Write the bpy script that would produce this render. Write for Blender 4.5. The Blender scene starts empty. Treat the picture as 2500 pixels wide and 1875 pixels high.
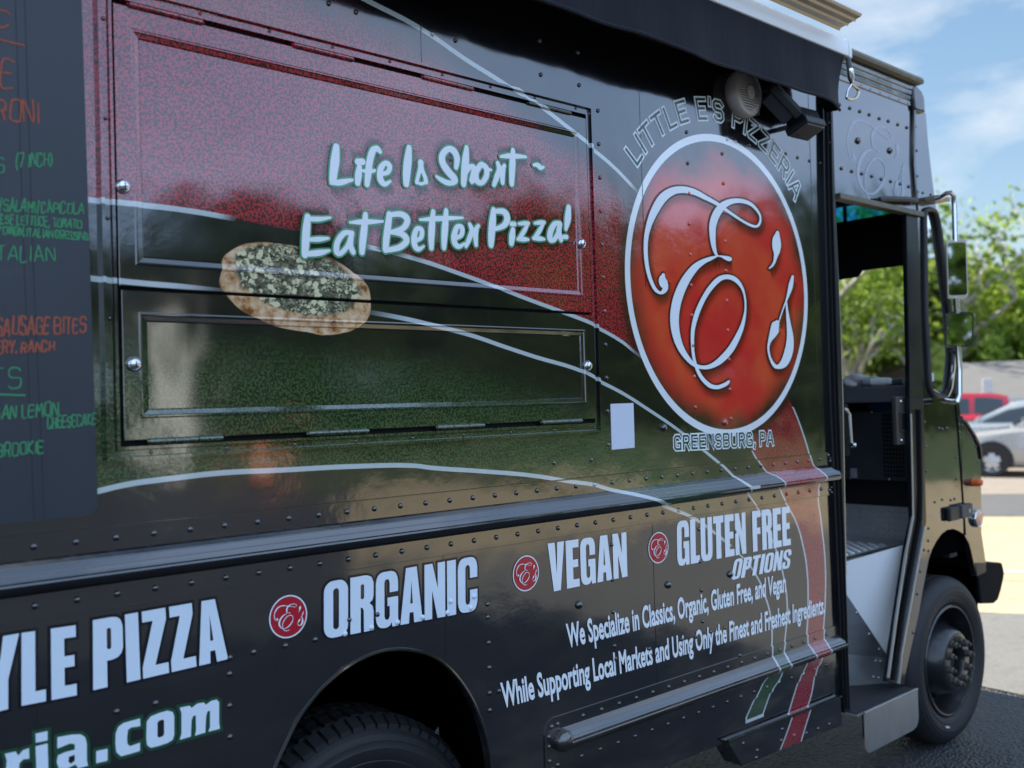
import bpy, bmesh, math, random
from mathutils import Vector, Matrix
from mathutils.geometry import tessellate_polygon
R = math.radians
random.seed(7)
C = bpy.context.scene.collection
sc = bpy.context.scene

# ------------------------------------------------------------------ camera, sky, sun, exposure
D, H, F = 2.2, 1.71, 2425.365
CR = Matrix(((0.7430354, 0.6691941, 0.0088092), (-0.6686171, 0.7428394, -0.0337748), (-0.0291457, 0.0192059, 0.9993906)))
CAM = Vector((0, -D, H))
cd = bpy.data.cameras.new('camera'); cam = bpy.data.objects.new('camera', cd); C.objects.link(cam)
cd.sensor_width = 36; cd.lens = 36 * F / 2500; cd.clip_start = 0.05; cd.clip_end = 6000
rx, fw, up = CR.col[0], CR.col[1], CR.col[2]
cam.matrix_world = Matrix(((rx.x, up.x, -fw.x, CAM.x), (rx.y, up.y, -fw.y, CAM.y), (rx.z, up.z, -fw.z, CAM.z), (0, 0, 0, 1)))
cd.dof.use_dof = True; cd.dof.focus_distance = 3.0; cd.dof.aperture_fstop = 2.5
sc.camera = cam
SUN_EL, SUN_AZ = R(33), R(-11)          # azimuth clockwise from +Y
w = bpy.data.worlds.new('World'); sc.world = w; w.use_nodes = True
nt = w.node_tree; nt.nodes.clear()
N = nt.nodes.new; L = nt.links.new
sky = N('ShaderNodeTexSky'); sky.sky_type = 'NISHITA'; sky.sun_disc = False
sky.sun_elevation = SUN_EL; sky.sun_rotation = SUN_AZ; sky.air_density = 1.0; sky.dust_density = 0.35; sky.ozone_density = 2.0
geo = N('ShaderNodeTexCoord'); mp = N('ShaderNodeMapping'); mp.inputs['Scale'].default_value = (1.0, 1.0, 3.2); mp.inputs['Location'].default_value = (0.8, -1.5, 0.9)
L(geo.outputs['Generated'], mp.inputs['Vector'])
cn = N('ShaderNodeTexNoise'); cn.inputs['Scale'].default_value = 3.4; cn.inputs['Detail'].default_value = 7; cn.inputs['Roughness'].default_value = 0.55; cn.inputs['Distortion'].default_value = 0.4
L(mp.outputs[0], cn.inputs['Vector'])
cr = N('ShaderNodeValToRGB'); cr.color_ramp.elements[0].position = 0.44; cr.color_ramp.elements[1].position = 0.66
cr.color_ramp.elements[0].color = (0, 0, 0, 1); cr.color_ramp.elements[1].color = (0.85, 0.85, 0.85, 1)
L(cn.outputs['Fac'], cr.inputs[0])
gm = N('ShaderNodeGamma'); gm.inputs[1].default_value = 0.55; L(sky.outputs[0], gm.inputs[0])       # evens the sky out, as the photo's exposure does
hs = N('ShaderNodeHueSaturation'); hs.inputs['Saturation'].default_value = 1.45; hs.inputs['Value'].default_value = 1.0; L(gm.outputs[0], hs.inputs['Color'])
mx = N('ShaderNodeMix'); mx.data_type = 'RGBA'
L(cr.outputs[0], mx.inputs[0]); L(hs.outputs[0], mx.inputs[6]); mx.inputs[7].default_value = (2.75, 2.9, 3.05, 1)
sx = N('ShaderNodeSeparateXYZ'); L(geo.outputs['Generated'], sx.inputs[0])      # sky brightening added away from the sun, to lift the shaded side
vr = N('ShaderNodeMapRange'); vr.interpolation_type = 'SMOOTHSTEP'; vr.inputs[1].default_value = -0.05; vr.inputs[2].default_value = -0.55; vr.inputs[3].default_value = 0.0; vr.inputs[4].default_value = 0.62
L(sx.outputs[1], vr.inputs[0])
cn2 = N('ShaderNodeTexNoise'); cn2.inputs['Scale'].default_value = 2.1; cn2.inputs['Detail'].default_value = 5; L(mp.outputs[0], cn2.inputs['Vector'])
vm = N('ShaderNodeMath'); vm.operation = 'MULTIPLY'; L(vr.outputs[0], vm.inputs[0])
vn = N('ShaderNodeMapRange'); vn.inputs[1].default_value = .3; vn.inputs[2].default_value = .65; vn.inputs[3].default_value = .45; vn.inputs[4].default_value = 1.0; L(cn2.outputs['Fac'], vn.inputs[0]); L(vn.outputs[0], vm.inputs[1])
mv = N('ShaderNodeMix'); mv.data_type = 'RGBA'; L(vm.outputs[0], mv.inputs[0]); L(mx.outputs[2], mv.inputs[6]); mv.inputs[7].default_value = (4.3, 6.0, 9.2, 1)
bg = N('ShaderNodeBackground'); bg.inputs[1].default_value = 0.115
L(mv.outputs[2], bg.inputs[0]); wo = N('ShaderNodeOutputWorld'); L(bg.outputs[0], wo.inputs[0])
sd = bpy.data.lights.new('sun', 'SUN'); sd.energy = 4.6; sd.angle = R(0.53); sd.color = (1.0, 0.95, 0.86)
so = bpy.data.objects.new('sun', sd); C.objects.link(so)
sdir = Vector((math.sin(SUN_AZ) * math.cos(SUN_EL), math.cos(SUN_AZ) * math.cos(SUN_EL), math.sin(SUN_EL)))
so.rotation_euler = sdir.to_track_quat('Z', 'Y').to_euler(); so.location = sdir * 50
sc.view_settings.view_transform = 'Standard'; sc.view_settings.look = 'None'
sc.view_settings.gamma = 1; sc.view_settings.exposure = 1.62

# ------------------------------------------------------------------ pixel -> place on a known plane
def ray(px, py): return CR @ Vector(((px - 1250) / F, 1, -(py - 937.5) / F))
def P(px, py, y=0.0): d = ray(px, py); return CAM + d * ((y + D) / d.y)
def PX(px, py, x): d = ray(px, py); return CAM + d * (x / d.x)
def PZ(px, py, z=0.0): d = ray(px, py); return CAM + d * ((z - H) / d.z)
def xz(px, py, y=0.0): p = P(px, py, y); return (p.x, p.z)
def XZ(pts, y=0.0): return [xz(a, b, y) for a, b in pts]
def z1(pts, ox, oy, s=700 / 2212): return [(ox + p[0] * s, oy + p[1] * s) + tuple(c * s for c in p[2:]) for p in pts]   # zoomed-view units to photo units

# ------------------------------------------------------------------ mesh building
class MB:
    def __init__(s): s.v = []; s.f = []; s.m = []; s.i = 0
    def add(s, vs, fs):
        o = len(s.v); s.v += [tuple(v) for v in vs]
        s.f += [tuple(i + o for i in f) for f in fs]; s.m += [s.i] * len(fs); return s
    def box(s, x0, x1, y0, y1, z0, z1):
        return s.add([(x, y, z) for x in (x0, x1) for y in (y0, y1) for z in (z0, z1)],
                     [(0, 1, 3, 2), (4, 6, 7, 5), (0, 4, 5, 1), (2, 3, 7, 6), (0, 2, 6, 4), (1, 5, 7, 3)])
    def tube(s, pts, r, n=8, closed=False):
        pts = [Vector(p) for p in pts]; k = len(pts); vs = []; fs = []
        rr = r if isinstance(r, (list, tuple)) else [r] * k
        t0 = None; nv = None
        for i, p in enumerate(pts):
            a = pts[(i - 1) % k] if (closed or i) else p; b = pts[(i + 1) % k] if (closed or i < k - 1) else p
            t = (b - a).normalized()
            if nv is None: nv = t.orthogonal().normalized()
            else: nv = (nv - t * nv.dot(t)).normalized()
            bv = t.cross(nv)
            vs += [p + (nv * math.cos(q) + bv * math.sin(q)) * rr[i] for q in (2 * math.pi * j / n for j in range(n))]
        m = k if closed else k - 1
        for i in range(m):
            for j in range(n): fs.append((i * n + j, i * n + (j + 1) % n, ((i + 1) % k) * n + (j + 1) % n, ((i + 1) % k) * n + j))
        if not closed: fs += [tuple(range(n))[::-1], tuple((k - 1) * n + j for j in range(n))]
        return s.add(vs, fs)
    def lathe(s, prof, c, axis='y', n=32, a0=0, a1=2 * math.pi):
        # prof: (radius, offset along the axis)
        full = abs(a1 - a0 - 2 * math.pi) < 1e-6; m = n if full else n + 1; vs = []; fs = []
        for r, h in prof:
            for j in range(m):
                q = a0 + (a1 - a0) * j / n; a, b = r * math.cos(q), r * math.sin(q)
                vs.append({'y': (c[0] + a, c[1] + h, c[2] + b), 'z': (c[0] + a, c[1] + b, c[2] + h), 'x': (c[0] + h, c[1] + a, c[2] + b)}[axis])
        for i in range(len(prof) - 1):
            for j in range(n):
                k = (j + 1) % m; fs.append((i * m + j, i * m + k, (i + 1) * m + k, (i + 1) * m + j))
        return s.add(vs, fs)
    def dome(s, p, r, h, n=8, axis='y', sg=-1):
        return s.lathe([(r, 0), (r * .92, sg * h * .45), (r * .6, sg * h * .85), (0.0005, sg * h)], p, axis, n)
    def prism(s, loops, a0, a1, axis='y'):
        # loops: outer then holes, in (x,z) for axis y, (y,z) for x, (x,y) for z; a0 = None: a single sheet at a1
        flat = [p for l in loops for p in l]
        tri = tessellate_polygon([[Vector((p[0], p[1], 0)) for p in l] for l in loops])
        def at(p, a): return {'y': (p[0], a, p[1]), 'x': (a, p[0], p[1]), 'z': (p[0], p[1], a)}[axis]
        n = len(flat)
        if a1 is None: return s.add([at(p, a0) for p in flat], [tuple(t) for t in tri])
        fs = [tuple(t) for t in tri] + [tuple(i + n for i in t)[::-1] for t in tri]
        o = 0
        for l in loops:
            k = len(l)
            fs += [(o + i, o + (i + 1) % k, n + o + (i + 1) % k, n + o + i) for i in range(k)]; o += k
        return s.add([at(p, a0) for p in flat] + [at(p, a1) for p in flat], fs)
    def ring(s, x0, x1, zb, zt, prof, fill=False):
        # mitred rectangular frame: prof = (inset, y)
        vs = []; fs = []
        for i, y in prof: vs += [(x0 + i, y, zb + i), (x1 - i, y, zb + i), (x1 - i, y, zt - i), (x0 + i, y, zt - i)]
        for k in range(len(prof) - 1):
            for j in range(4): fs.append((k * 4 + j, k * 4 + (j + 1) % 4, k * 4 + 4 + (j + 1) % 4, k * 4 + 4 + j))
        if fill: k = (len(prof) - 1) * 4; fs.append((k, k + 1, k + 2, k + 3))
        return s.add(vs, fs)
    def build(s, name, mat, parent=None, smooth=False, bevel=0, seg=2, fix=True):
        me = bpy.data.meshes.new(name); me.from_pydata(s.v, [], s.f)
        mats = mat if isinstance(mat, (list, tuple)) else [mat]
        for m in mats: me.materials.append(m)
        if len(mats) > 1:
            for p, i in zip(me.polygons, s.m): p.material_index = i
        if fix:
            b = bmesh.new(); b.from_mesh(me); bmesh.ops.remove_doubles(b, verts=b.verts, dist=1e-6); bmesh.ops.recalc_face_normals(b, faces=b.faces)
            if bevel:
                es = [e for e in b.edges if len(e.link_faces) == 2 and e.calc_face_angle(0) > 0.6]
                bmesh.ops.bevel(b, geom=es, offset=bevel, segments=seg, profile=.6, affect='EDGES', clamp_overlap=True)
            b.to_mesh(me); b.free()
        if smooth:
            for p in me.polygons: p.use_smooth = True
            try: me.set_sharp_from_angle(angle=R(38))
            except Exception: pass
        o = bpy.data.objects.new(name, me); C.objects.link(o)
        if parent is not None:
            o.parent = parent
            if parent.type == 'EMPTY' and not parent.get('_local'): o.matrix_parent_inverse = Matrix.Translation(-parent.location)
        return o

def tag(o, label, cat, group=None):
    o['label'] = label; o['category'] = cat
    if group: o['group'] = group
    return o
def thing(name, label, cat, loc, rz=0.0, group=None, local=False):
    o = bpy.data.objects.new(name, None); C.objects.link(o); o.location = loc; o.rotation_euler = (0, 0, rz)
    o.empty_display_size = .1
    if local: o['_local'] = 1
    return tag(o, label, cat, group)
def copy_tree(o, parent=None):
    c = o.copy(); C.objects.link(c)
    if parent is not None: c.parent = parent
    for ch in [q for q in list(C.objects) if q.parent == o]: copy_tree(ch, c)
    return c

# ------------------------------------------------------------------ materials
def lin(r, g, b): return tuple(((c / 255) / 12.92 if c <= 10 else ((c / 255 + .055) / 1.055) ** 2.4) for c in (r, g, b)) + (1,)
class NT:
    def __init__(s, name):
        s.m = bpy.data.materials.new(name); s.m.use_nodes = True; s.t = s.m.node_tree; s.t.nodes.clear()
        s.b = s.t.nodes.new('ShaderNodeBsdfPrincipled'); s.o = s.t.nodes.new('ShaderNodeOutputMaterial'); s.t.links.new(s.b.outputs[0], s.o.inputs[0])
    def n(s, t, **k):
        x = s.t.nodes.new(t)
        for a, v in k.items(): setattr(x, a, v)
        return x
    def l(s, a, b): s.t.links.new(a, b)
    def put(s, inp, v):
        if isinstance(v, bpy.types.NodeSocket): s.l(v, inp)
        else: inp.default_value = v
    def M(s, op, a, b=0.0, c=0.0, clamp=False):
        x = s.n('ShaderNodeMath', operation=op, use_clamp=clamp); s.put(x.inputs[0], a); s.put(x.inputs[1], b)
        if op in ('MULTIPLY_ADD', 'WRAP'): s.put(x.inputs[2], c)
        return x.outputs[0]
    def sm(s, v, a, b):
        x = s.n('ShaderNodeMapRange', interpolation_type='SMOOTHSTEP'); s.put(x.inputs[0], v)
        rev = a > b
        x.inputs[1].default_value, x.inputs[2].default_value = (b, a) if rev else (a, b)
        x.inputs[3].default_value, x.inputs[4].default_value = (1, 0) if rev else (0, 1)
        return x.outputs[0]
    def mix(s, f, a, b):
        x = s.n('ShaderNodeMix', data_type='RGBA'); s.put(x.inputs[0], f); s.put(x.inputs[6], a); s.put(x.inputs[7], b); return x.outputs[2]
    def noise(s, vec, scale, detail=3, rough=.5, dist=0.0):
        x = s.n('ShaderNodeTexNoise'); s.l(vec, x.inputs['Vector']); x.inputs['Scale'].default_value = scale
        x.inputs['Detail'].default_value = detail; x.inputs['Roughness'].default_value = rough; x.inputs['Distortion'].default_value = dist
        return x.outputs['Fac']
    def obj(s): return s.n('ShaderNodeTexCoord').outputs['Object']
    def xyz(s, v):
        x = s.n('ShaderNodeSeparateXYZ'); s.l(v, x.inputs[0]); return x.outputs
    def scale(s, v, sx, sy, sz):
        x = s.n('ShaderNodeMapping'); s.l(v, x.inputs[0]); x.inputs['Scale'].default_value = (sx, sy, sz); return x.outputs[0]
    def ramp(s, f, stops):
        x = s.n('ShaderNodeValToRGB'); e = x.color_ramp.elements
        while len(e) < len(stops): e.new(.5)
        for q, (p, c) in zip(e, stops): q.position = p; q.color = c
        s.put(x.inputs[0], f); return x.outputs[0]
    def bump(s, h, strength=.3, dist=.01, normal=None):
        x = s.n('ShaderNodeBump'); s.l(h, x.inputs['Height']); x.inputs['Strength'].default_value = strength; x.inputs['Distance'].default_value = dist
        if normal is not None: s.l(normal, x.inputs['Normal'])
        return x.outputs[0]
    def set(s, **k):
        for a, v in k.items(): s.put(s.b.inputs[a.replace('_', ' ')], v)
        return s
def simple(name, col, rough=.5, metal=0.0, var=.15, vs=6.0, bump=0.0, bs=60.0, coat=0.0, rv=.1, **k):
    s = NT(name); o = s.obj(); n = s.noise(o, vs, 4)
    a = tuple(c * (1 - var) for c in col[:3]) + (1,); b = tuple(min(1, c * (1 + var)) for c in col[:3]) + (1,)
    s.set(Base_Color=s.mix(n, a, b), Metallic=metal, Roughness=s.M('MULTIPLY_ADD', s.noise(o, vs * 2.3, 3), rv, rough - rv / 2, clamp=True))
    if coat: s.set(Coat_Weight=coat, Coat_Roughness=.04)
    if bump: s.set(Normal=s.bump(s.noise(o, bs, 3), .5, bump))
    for a_, v in k.items(): s.put(s.b.inputs[a_.replace('_', ' ')], v)
    return s.m
def glossy_bumps(s, o, amp=1.0):
    a = s.noise(o, 3.2, 2, .5); b = s.noise(o, 46, 2, .5); c = s.noise(o, 190, 2, .5)
    d = s.M('MULTIPLY', b, s.sm(s.noise(o, 1.7, 2), .40, .62))
    n1 = s.bump(a, .5, .011 * amp); n2 = s.bump(d, .18, .0014 * amp, n1)
    return s.bump(c, .08, .00022 * amp, n2)
GLOSS = dict(Roughness=.09, IOR=1.95, Coat_Weight=.4, Coat_Roughness=.04, Coat_IOR=1.55)
VINYL = dict(Roughness=.16, IOR=1.5, Coat_Weight=0.0)

# --- stripes of the wrap, traced on the side of the truck
S1 = XZ([(700, -100), (894, 0), (1024, 68), (1138, 145.6), (1233, 205.7), (1300, 253), (1399, 329), (1485, 395.6), (1548, 459), (1640, 560)])
S2 = XZ([(150, 483), (215, 487.4), (269, 495), (348, 503), (421, 511), (540, 530), (679, 557.6), (726.6, 565.5), (900.6, 605), (967, 621), (1043, 643), (1106.4, 665), (1185.5, 693.7), (1264.6, 725.4), (1358, 760), (1447, 795), (1516.5, 833), (1548, 858), (1640, 925), (1760, 1030), (1833, 1099.4), (1860, 1140)])
S3 = XZ([(150, 673), (221.5, 679.5), (269, 685.8), (348, 693.7), (440, 701.6), (600, 720), (740, 740), (884.8, 761.8), (979.7, 779), (1043, 793.4), (1138, 817), (1233, 849), (1300, 871), (1405.7, 902.6), (1459.5, 929), (1516.5, 958), (1580, 998), (1659, 1052), (1722, 1102.6), (1763.4, 1137.4), (1788.7, 1162.7), (1817, 1190)])
S4 = XZ([(150, 1222), (240.5, 1199), (316.5, 1181.7), (411.5, 1169), (538, 1154.8), (700, 1146.9), (853, 1139), (1011.5, 1137), (1052.6, 1142), (1169.7, 1150), (1300, 1161), (1390, 1175.4), (1447, 1183.3), (1485, 1194.4), (1541.8, 1207), (1589, 1221), (1624, 1237), (1690.6, 1264), (1744, 1300), (1769.7, 1321), (1804.5, 1352.6), (1845.7, 1403)])
GL = XZ([(1804.5, 1352.6), (1847.5, 1407), (1868, 1454.4), (1884, 1527), (1884, 1590.5), (1882, 1628.5), (1860, 1669.7), (1822, 1752)])
GR = XZ([(1788.7, 1162.7), (1839, 1226), (1855, 1250), (1890, 1330), (1911, 1397.5), (1921.9, 1476.6), (1918.7, 1540), (1911, 1603), (1908, 1640), (1885.5, 1682), (1863, 1742.5)])
RL = XZ([(1833, 1095), (1852, 1128), (1871, 1153), (1891.8, 1169), (1901, 1190), (1914, 1219.7), (1926.6, 1241.8), (1945.6, 1279.8), (1958, 1321), (1971, 1400), (1972.5, 1492), (1970, 1555.7), (1972, 1603), (1964.6, 1628.5), (1955, 1647.5), (1939, 1695), (1920, 1758), (1891.8, 1832.7)])
RR_ = XZ([(1926.6, 976), (1945.6, 1017), (1967.7, 1080.4), (1983.6, 1134), (1993, 1150), (1999.4, 1170), (1997, 1200.7), (2005.7, 1279.8), (2015, 1380), (2015, 1460.8), (2010.5, 1540), (2008, 1590.5), (2002.6, 1616), (1993, 1631.7), (1980.4, 1698), (1964.6, 1742.5), (1945.6, 1805.8)])
CX, CZ, CRAD = 3.0642, 2.1231, 0.5603
RED = (.44, .018, .036, 1); BLK = (.006, .006, .008, 1)
def float_curve(s, v, pts):
    pts = sorted(pts); u0, u1 = pts[0][0], pts[-1][0]; lo = min(p[1] for p in pts); hi = max(p[1] for p in pts); sp = (hi - lo) or 1
    f = s.M('DIVIDE', s.M('SUBTRACT', v, u0), u1 - u0, clamp=True)
    n = s.n('ShaderNodeFloatCurve'); cv = n.mapping.curves[0]; q = [((a - u0) / (u1 - u0), (b - lo) / sp) for a, b in pts]
    cv.points[0].location = q[0]; cv.points[1].location = q[-1]
    for a in q[1:-1]: cv.points.new(*a)
    n.mapping.update(); s.l(f, n.inputs['Value'])
    return s.M('MULTIPLY_ADD', n.outputs[0], sp, lo)
def wrap_material():
    s = NT('printed black wrap'); o = s.obj(); x, y, z = s.xyz(o)
    def line(d, w): return s.sm(s.M('ABSOLUTE', d), w / 2 + .0009, w / 2 - .0009)
    f1, f2, f3, f4 = (float_curve(s, x, q) for q in (S1, S2, S3, S4))
    d1, d2, d3, d4 = s.M('SUBTRACT', f1, z), s.M('SUBTRACT', z, f2), s.M('SUBTRACT', f3, z), s.M('SUBTRACT', z, f4)
    flip = lambda q: [(b, a) for a, b in q]
    gl, gr, rl, rr = (s.M('SUBTRACT', x, float_curve(s, z, flip(q))) for q in (GL, GR, RL, RR_))
    soft = s.M('MULTIPLY_ADD', s.noise(o, 7, 3), .12, -.06)
    spk = s.sm(s.noise(s.scale(o, 1, .02, 1), 150, 1.0, .5, .4), .46, .54)
    body = lambda lo: s.sm(x, lo, lo + .01)
    left_of_circle = s.sm(x, 2.80, 2.66)
    red = s.M('MULTIPLY', s.sm(s.M('ADD', d1, soft), .02, .15), s.sm(d2, -.001, .001)); red = s.M('MULTIPLY', red, left_of_circle)
    low = s.sm(z, 2.02, 1.90)   # the band that runs down the right end
    band_r = s.M('MULTIPLY', s.M('MULTIPLY', s.sm(rl, -.001, .001), s.sm(rr, .001, -.001)), s.sm(s.M('ADD', z, s.M('MULTIPLY', soft, .8)), 1.90, 1.60))
    band_g = s.M('MULTIPLY', s.M('MULTIPLY', s.sm(gl, -.001, .001), s.sm(gr, .001, -.001)), s.sm(z, .86, .62))
    band_g = s.M('MULTIPLY', band_g, s.sm(z, .498, .502))
    grn = s.M('MULTIPLY', s.sm(s.M('ADD', d3, soft), .03, .22), s.sm(d4, -.001, .001)); grn = s.M('MULTIPLY', grn, s.sm(x, 3.35, 2.7))
    col = s.mix(s.M('MULTIPLY', grn, s.M('MULTIPLY_ADD', spk, .85, .1)), BLK, (.040, .085, .030, 1))
    col = s.mix(s.M('MULTIPLY', red, s.M('MULTIPLY_ADD', spk, .85, .15)), col, RED)
    col = s.mix(s.M('MULTIPLY', band_r, s.M('MULTIPLY_ADD', spk, .5, .3)), col, RED)
    col = s.mix(s.M('MULTIPLY', band_g, s.M('MULTIPLY_ADD', spk, .6, .3)), col, (.035, .10, .035, 1))
    upto = lambda m, v: s.M('MULTIPLY', m, s.sm(x, v + .004, v))
    fade = s.sm(s.M('ABSOLUTE', s.M('SUBTRACT', s.M('ABSOLUTE', s.M('SUBTRACT', x, 1.27)), .0)), .16, .22)   # stripes fade out round the pizza picture
    low_end = s.sm(z, .4985, .5015)
    st = upto(line(d1, .0150), 2.66)
    st = s.M('MAXIMUM', st, s.M('MULTIPLY', upto(line(d2, .0125), 2.66), fade))
    st = s.M('MAXIMUM', st, s.M('MULTIPLY', upto(line(d3, .0125), 3.185), fade))
    st = s.M('MAXIMUM', st, s.M('MULTIPLY', s.M('MULTIPLY', line(d4, .0125), s.sm(z, 1.155, 1.165)), s.sm(x, 3.16, 3.14)))
    for g, zt, zb in ((gl, 1.16, .500), (gr, 1.400, .500), (rl, 1.50, .35), (rr, 1.66, .35)):
        st = s.M('MAXIMUM', st, s.M('MULTIPLY', line(g, .0095), s.M('MULTIPLY', s.sm(z, zt + .004, zt), s.sm(z, zb - .002, zb + .002))))
    foot = s.M('MULTIPLY', s.M('MULTIPLY', s.sm(gl, -.006, -.004), s.sm(gr, .006, .004)), line(s.M('SUBTRACT', z, .502), .012))
    st = s.M('MAXIMUM', st, foot)
    col = s.mix(s.M('MULTIPLY', st, .9), col, (.58, .64, .65, 1))
    # the round badge
    ux, uz = s.M('DIVIDE', s.M('SUBTRACT', x, CX), CRAD), s.M('DIVIDE', s.M('SUBTRACT', z, CZ), CRAD)
    q = s.M('SQRT', s.M('ADD', s.M('MULTIPLY', ux, ux), s.M('MULTIPLY', uz, uz)))
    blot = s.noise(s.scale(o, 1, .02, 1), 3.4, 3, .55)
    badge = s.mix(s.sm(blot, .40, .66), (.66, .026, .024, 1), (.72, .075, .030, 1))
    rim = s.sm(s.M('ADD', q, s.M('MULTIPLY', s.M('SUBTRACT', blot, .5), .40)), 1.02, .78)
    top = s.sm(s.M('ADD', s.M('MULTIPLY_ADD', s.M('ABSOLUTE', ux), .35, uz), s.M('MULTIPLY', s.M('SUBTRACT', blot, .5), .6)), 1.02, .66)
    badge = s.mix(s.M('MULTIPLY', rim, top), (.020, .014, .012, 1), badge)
    inside = s.sm(q, 1.001, .999)
    halo = s.M('MULTIPLY', s.sm(q, 1.10, 1.01), .8)
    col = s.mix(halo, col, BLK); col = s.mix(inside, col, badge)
    ring = s.M('MULTIPLY', s.sm(q, .951, .955), inside); ring_in = s.M('MULTIPLY', s.sm(q, .925, .96), inside)
    col = s.mix(s.M('MULTIPLY', ring_in, .45), col, (.05, .05, .05, 1)); col = s.mix(ring, col, (.84, .87, .90, 1))
    # the printed pizza on the hatch
    a = xz(725, 703); px_, pz_ = s.M('SUBTRACT', x, a[0]), s.M('SUBTRACT', z, a[1] - .005)
    ca, sa = math.cos(R(-9)), math.sin(R(-9))
    pu = s.M('DIVIDE', s.M('ADD', s.M('MULTIPLY', px_, ca), s.M('MULTIPLY', pz_, sa)), .212)
    pv = s.M('DIVIDE', s.M('SUBTRACT', s.M('MULTIPLY', pz_, ca), s.M('MULTIPLY', px_, sa)), .105)
    pr = s.M('SQRT', s.M('ADD', s.M('POWER', s.M('ABSOLUTE', pu), 2.3), s.M('POWER', s.M('ABSOLUTE', pv), 2.3)))
    pr = s.M('ADD', pr, s.M('MULTIPLY_ADD', s.noise(o, 17, 3), .14, -.07))
    pin = s.sm(pr, 1.01, .99)
    pv2 = s.M('DIVIDE', s.M('SUBTRACT', pv, .20), .82); pu2 = s.M('DIVIDE', s.M('ADD', pu, .03), .86)
    tr = s.M('SQRT', s.M('ADD', s.M('MULTIPLY', pu2, pu2), s.M('MULTIPLY', pv2, pv2)))
    tin = s.sm(s.M('ADD', tr, s.M('MULTIPLY_ADD', s.noise(o, 45, 3), .22, -.11)), 1.02, .92)
    crust = s.ramp(s.noise(o, 34, 5, .62), [(.33, (.22, .075, .025, 1)), (.45, (.58, .32, .15, 1)), (.60, (.78, .56, .36, 1))])
    vor = s.n('ShaderNodeTexVoronoi'); s.l(s.scale(o, 1, .02, 1.1), vor.inputs['Vector']); vor.inputs['Scale'].default_value = 54; vor.inputs['Randomness'].default_value = 1
    bits = s.M('MULTIPLY', s.sm(s.M('ADD', vor.outputs['Distance'], s.M('MULTIPLY_ADD', s.noise(o, 120, 2), .5, -.25)), .50, .40), s.sm(s.noise(o, 21, 2), .36, .46))
    top_c = s.ramp(s.noise(s.scale(o, 1, .02, 1.6), 60, 5, .65), [(.36, (.028, .030, .020, 1)), (.50, (.10, .095, .065, 1)), (.66, (.36, .31, .20, 1))])
    v2 = s.n('ShaderNodeTexVoronoi'); s.l(s.scale(o, 1, .02, 1.3), v2.inputs['Vector']); v2.inputs['Scale'].default_value = 120; v2.inputs['Randomness'].default_value = 1
    bits2 = s.M('MULTIPLY', s.sm(s.M('ADD', v2.outputs['Distance'], s.M('MULTIPLY_ADD', s.noise(o, 200, 2), .6, -.3)), .42, .34), s.sm(s.noise(o, 33, 2), .44, .52))
    bits = s.M('MULTIPLY', bits, s.sm(s.noise(o, 55, 3), .38, .50))
    top_c = s.mix(bits2, top_c, (.55, .50, .30, 1)); top_c = s.mix(bits, top_c, s.mix(s.noise(o, 90, 2), (.80, .72, .38, 1), (.70, .66, .48, 1)))
    pz_col = s.mix(tin, crust, top_c)
    col = s.mix(s.M('MULTIPLY', s.sm(pr, 1.75, .9), .85), col, BLK)
    col = s.mix(pin, col, pz_col)
    low_d = s.sm(z, 1.15, .45); dn = s.noise(s.scale(o, 1.2, 1, 3.5), 2.2, 6, .65); fine = s.noise(o, 90, 3, .6)
    dust = s.M('MULTIPLY', s.M('MULTIPLY', s.M('MULTIPLY_ADD', low_d, .22, .04), s.sm(dn, .40, .70)), s.M('MULTIPLY_ADD', fine, .9, .3))
    streak = s.M('MULTIPLY', s.sm(s.noise(s.scale(o, 38, 1, 1.1), 1, 4, .6), .60, .72), s.M('MULTIPLY_ADD', low_d, .10, .035))
    dust = s.M('MAXIMUM', dust, streak)
    col = s.mix(dust, col, (.15, .125, .10, 1))
    s.set(Base_Color=col, **GLOSS); s.set(Roughness=s.M('MULTIPLY_ADD', dust, .9, .10), Normal=glossy_bumps(s, o))
    return s.m
WRAP = wrap_material()
def gloss(name, col, amp=1.0, **k):
    s = NT(name); o = s.obj(); n = s.noise(o, 9, 3)
    s.set(Base_Color=s.mix(n, tuple(c * .95 for c in col[:3]) + (1,), col), **(VINYL if 'vinyl' in name else GLOSS)); s.set(Normal=glossy_bumps(s, o, amp))
    for a_, v in k.items(): s.put(s.b.inputs[a_.replace('_', ' ')], v)
    return s.m
BLACK = gloss('gloss black paint', (.007, .007, .009, 1), .8)
TRIM = gloss('black trim', (.008, .008, .010, 1), .5, Roughness=.16)
POSTM = simple('black post paint', (.006, .007, .010, 1), .32, Specular_IOR_Level=.35)
WHITE_V = gloss('white vinyl', (.84, .88, .92, 1))
SKYTINT_V = gloss('sky tinted white vinyl', (.74, .83, .92, 1))  # white vinyl with the blue of the skylight put into its colour
GREEN_V = gloss('green vinyl edge', (.10, .36, .17, 1))
GREEN_D = gloss('dark green vinyl', (.02, .075, .04, 1))
NAVY_V = gloss('navy vinyl edge', (.008, .010, .016, 1))
BROWN_V = gloss('brown vinyl edge', (.075, .022, .014, 1))
RED_V = gloss('red vinyl', (.46, .012, .028, 1))
GHOST_V = simple('faint grey vinyl', (.34, .36, .44, 1), .25)
def halo_material(name, col, strength):
    s = NT(name); a = s.n('ShaderNodeAttribute'); a.attribute_name = 'edge'
    s.set(Base_Color=col, Alpha=s.M('MULTIPLY', s.sm(a.outputs['Fac'], 0, 1), strength), **GLOSS); s.set(Normal=glossy_bumps(s, s.obj())); return s.m
HALO = halo_material('airbrushed dark green edge', (.008, .014, .009, 1), .85)
HALO_B = halo_material('airbrushed brown edge', (.06, .018, .008, 1), .55)
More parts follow.
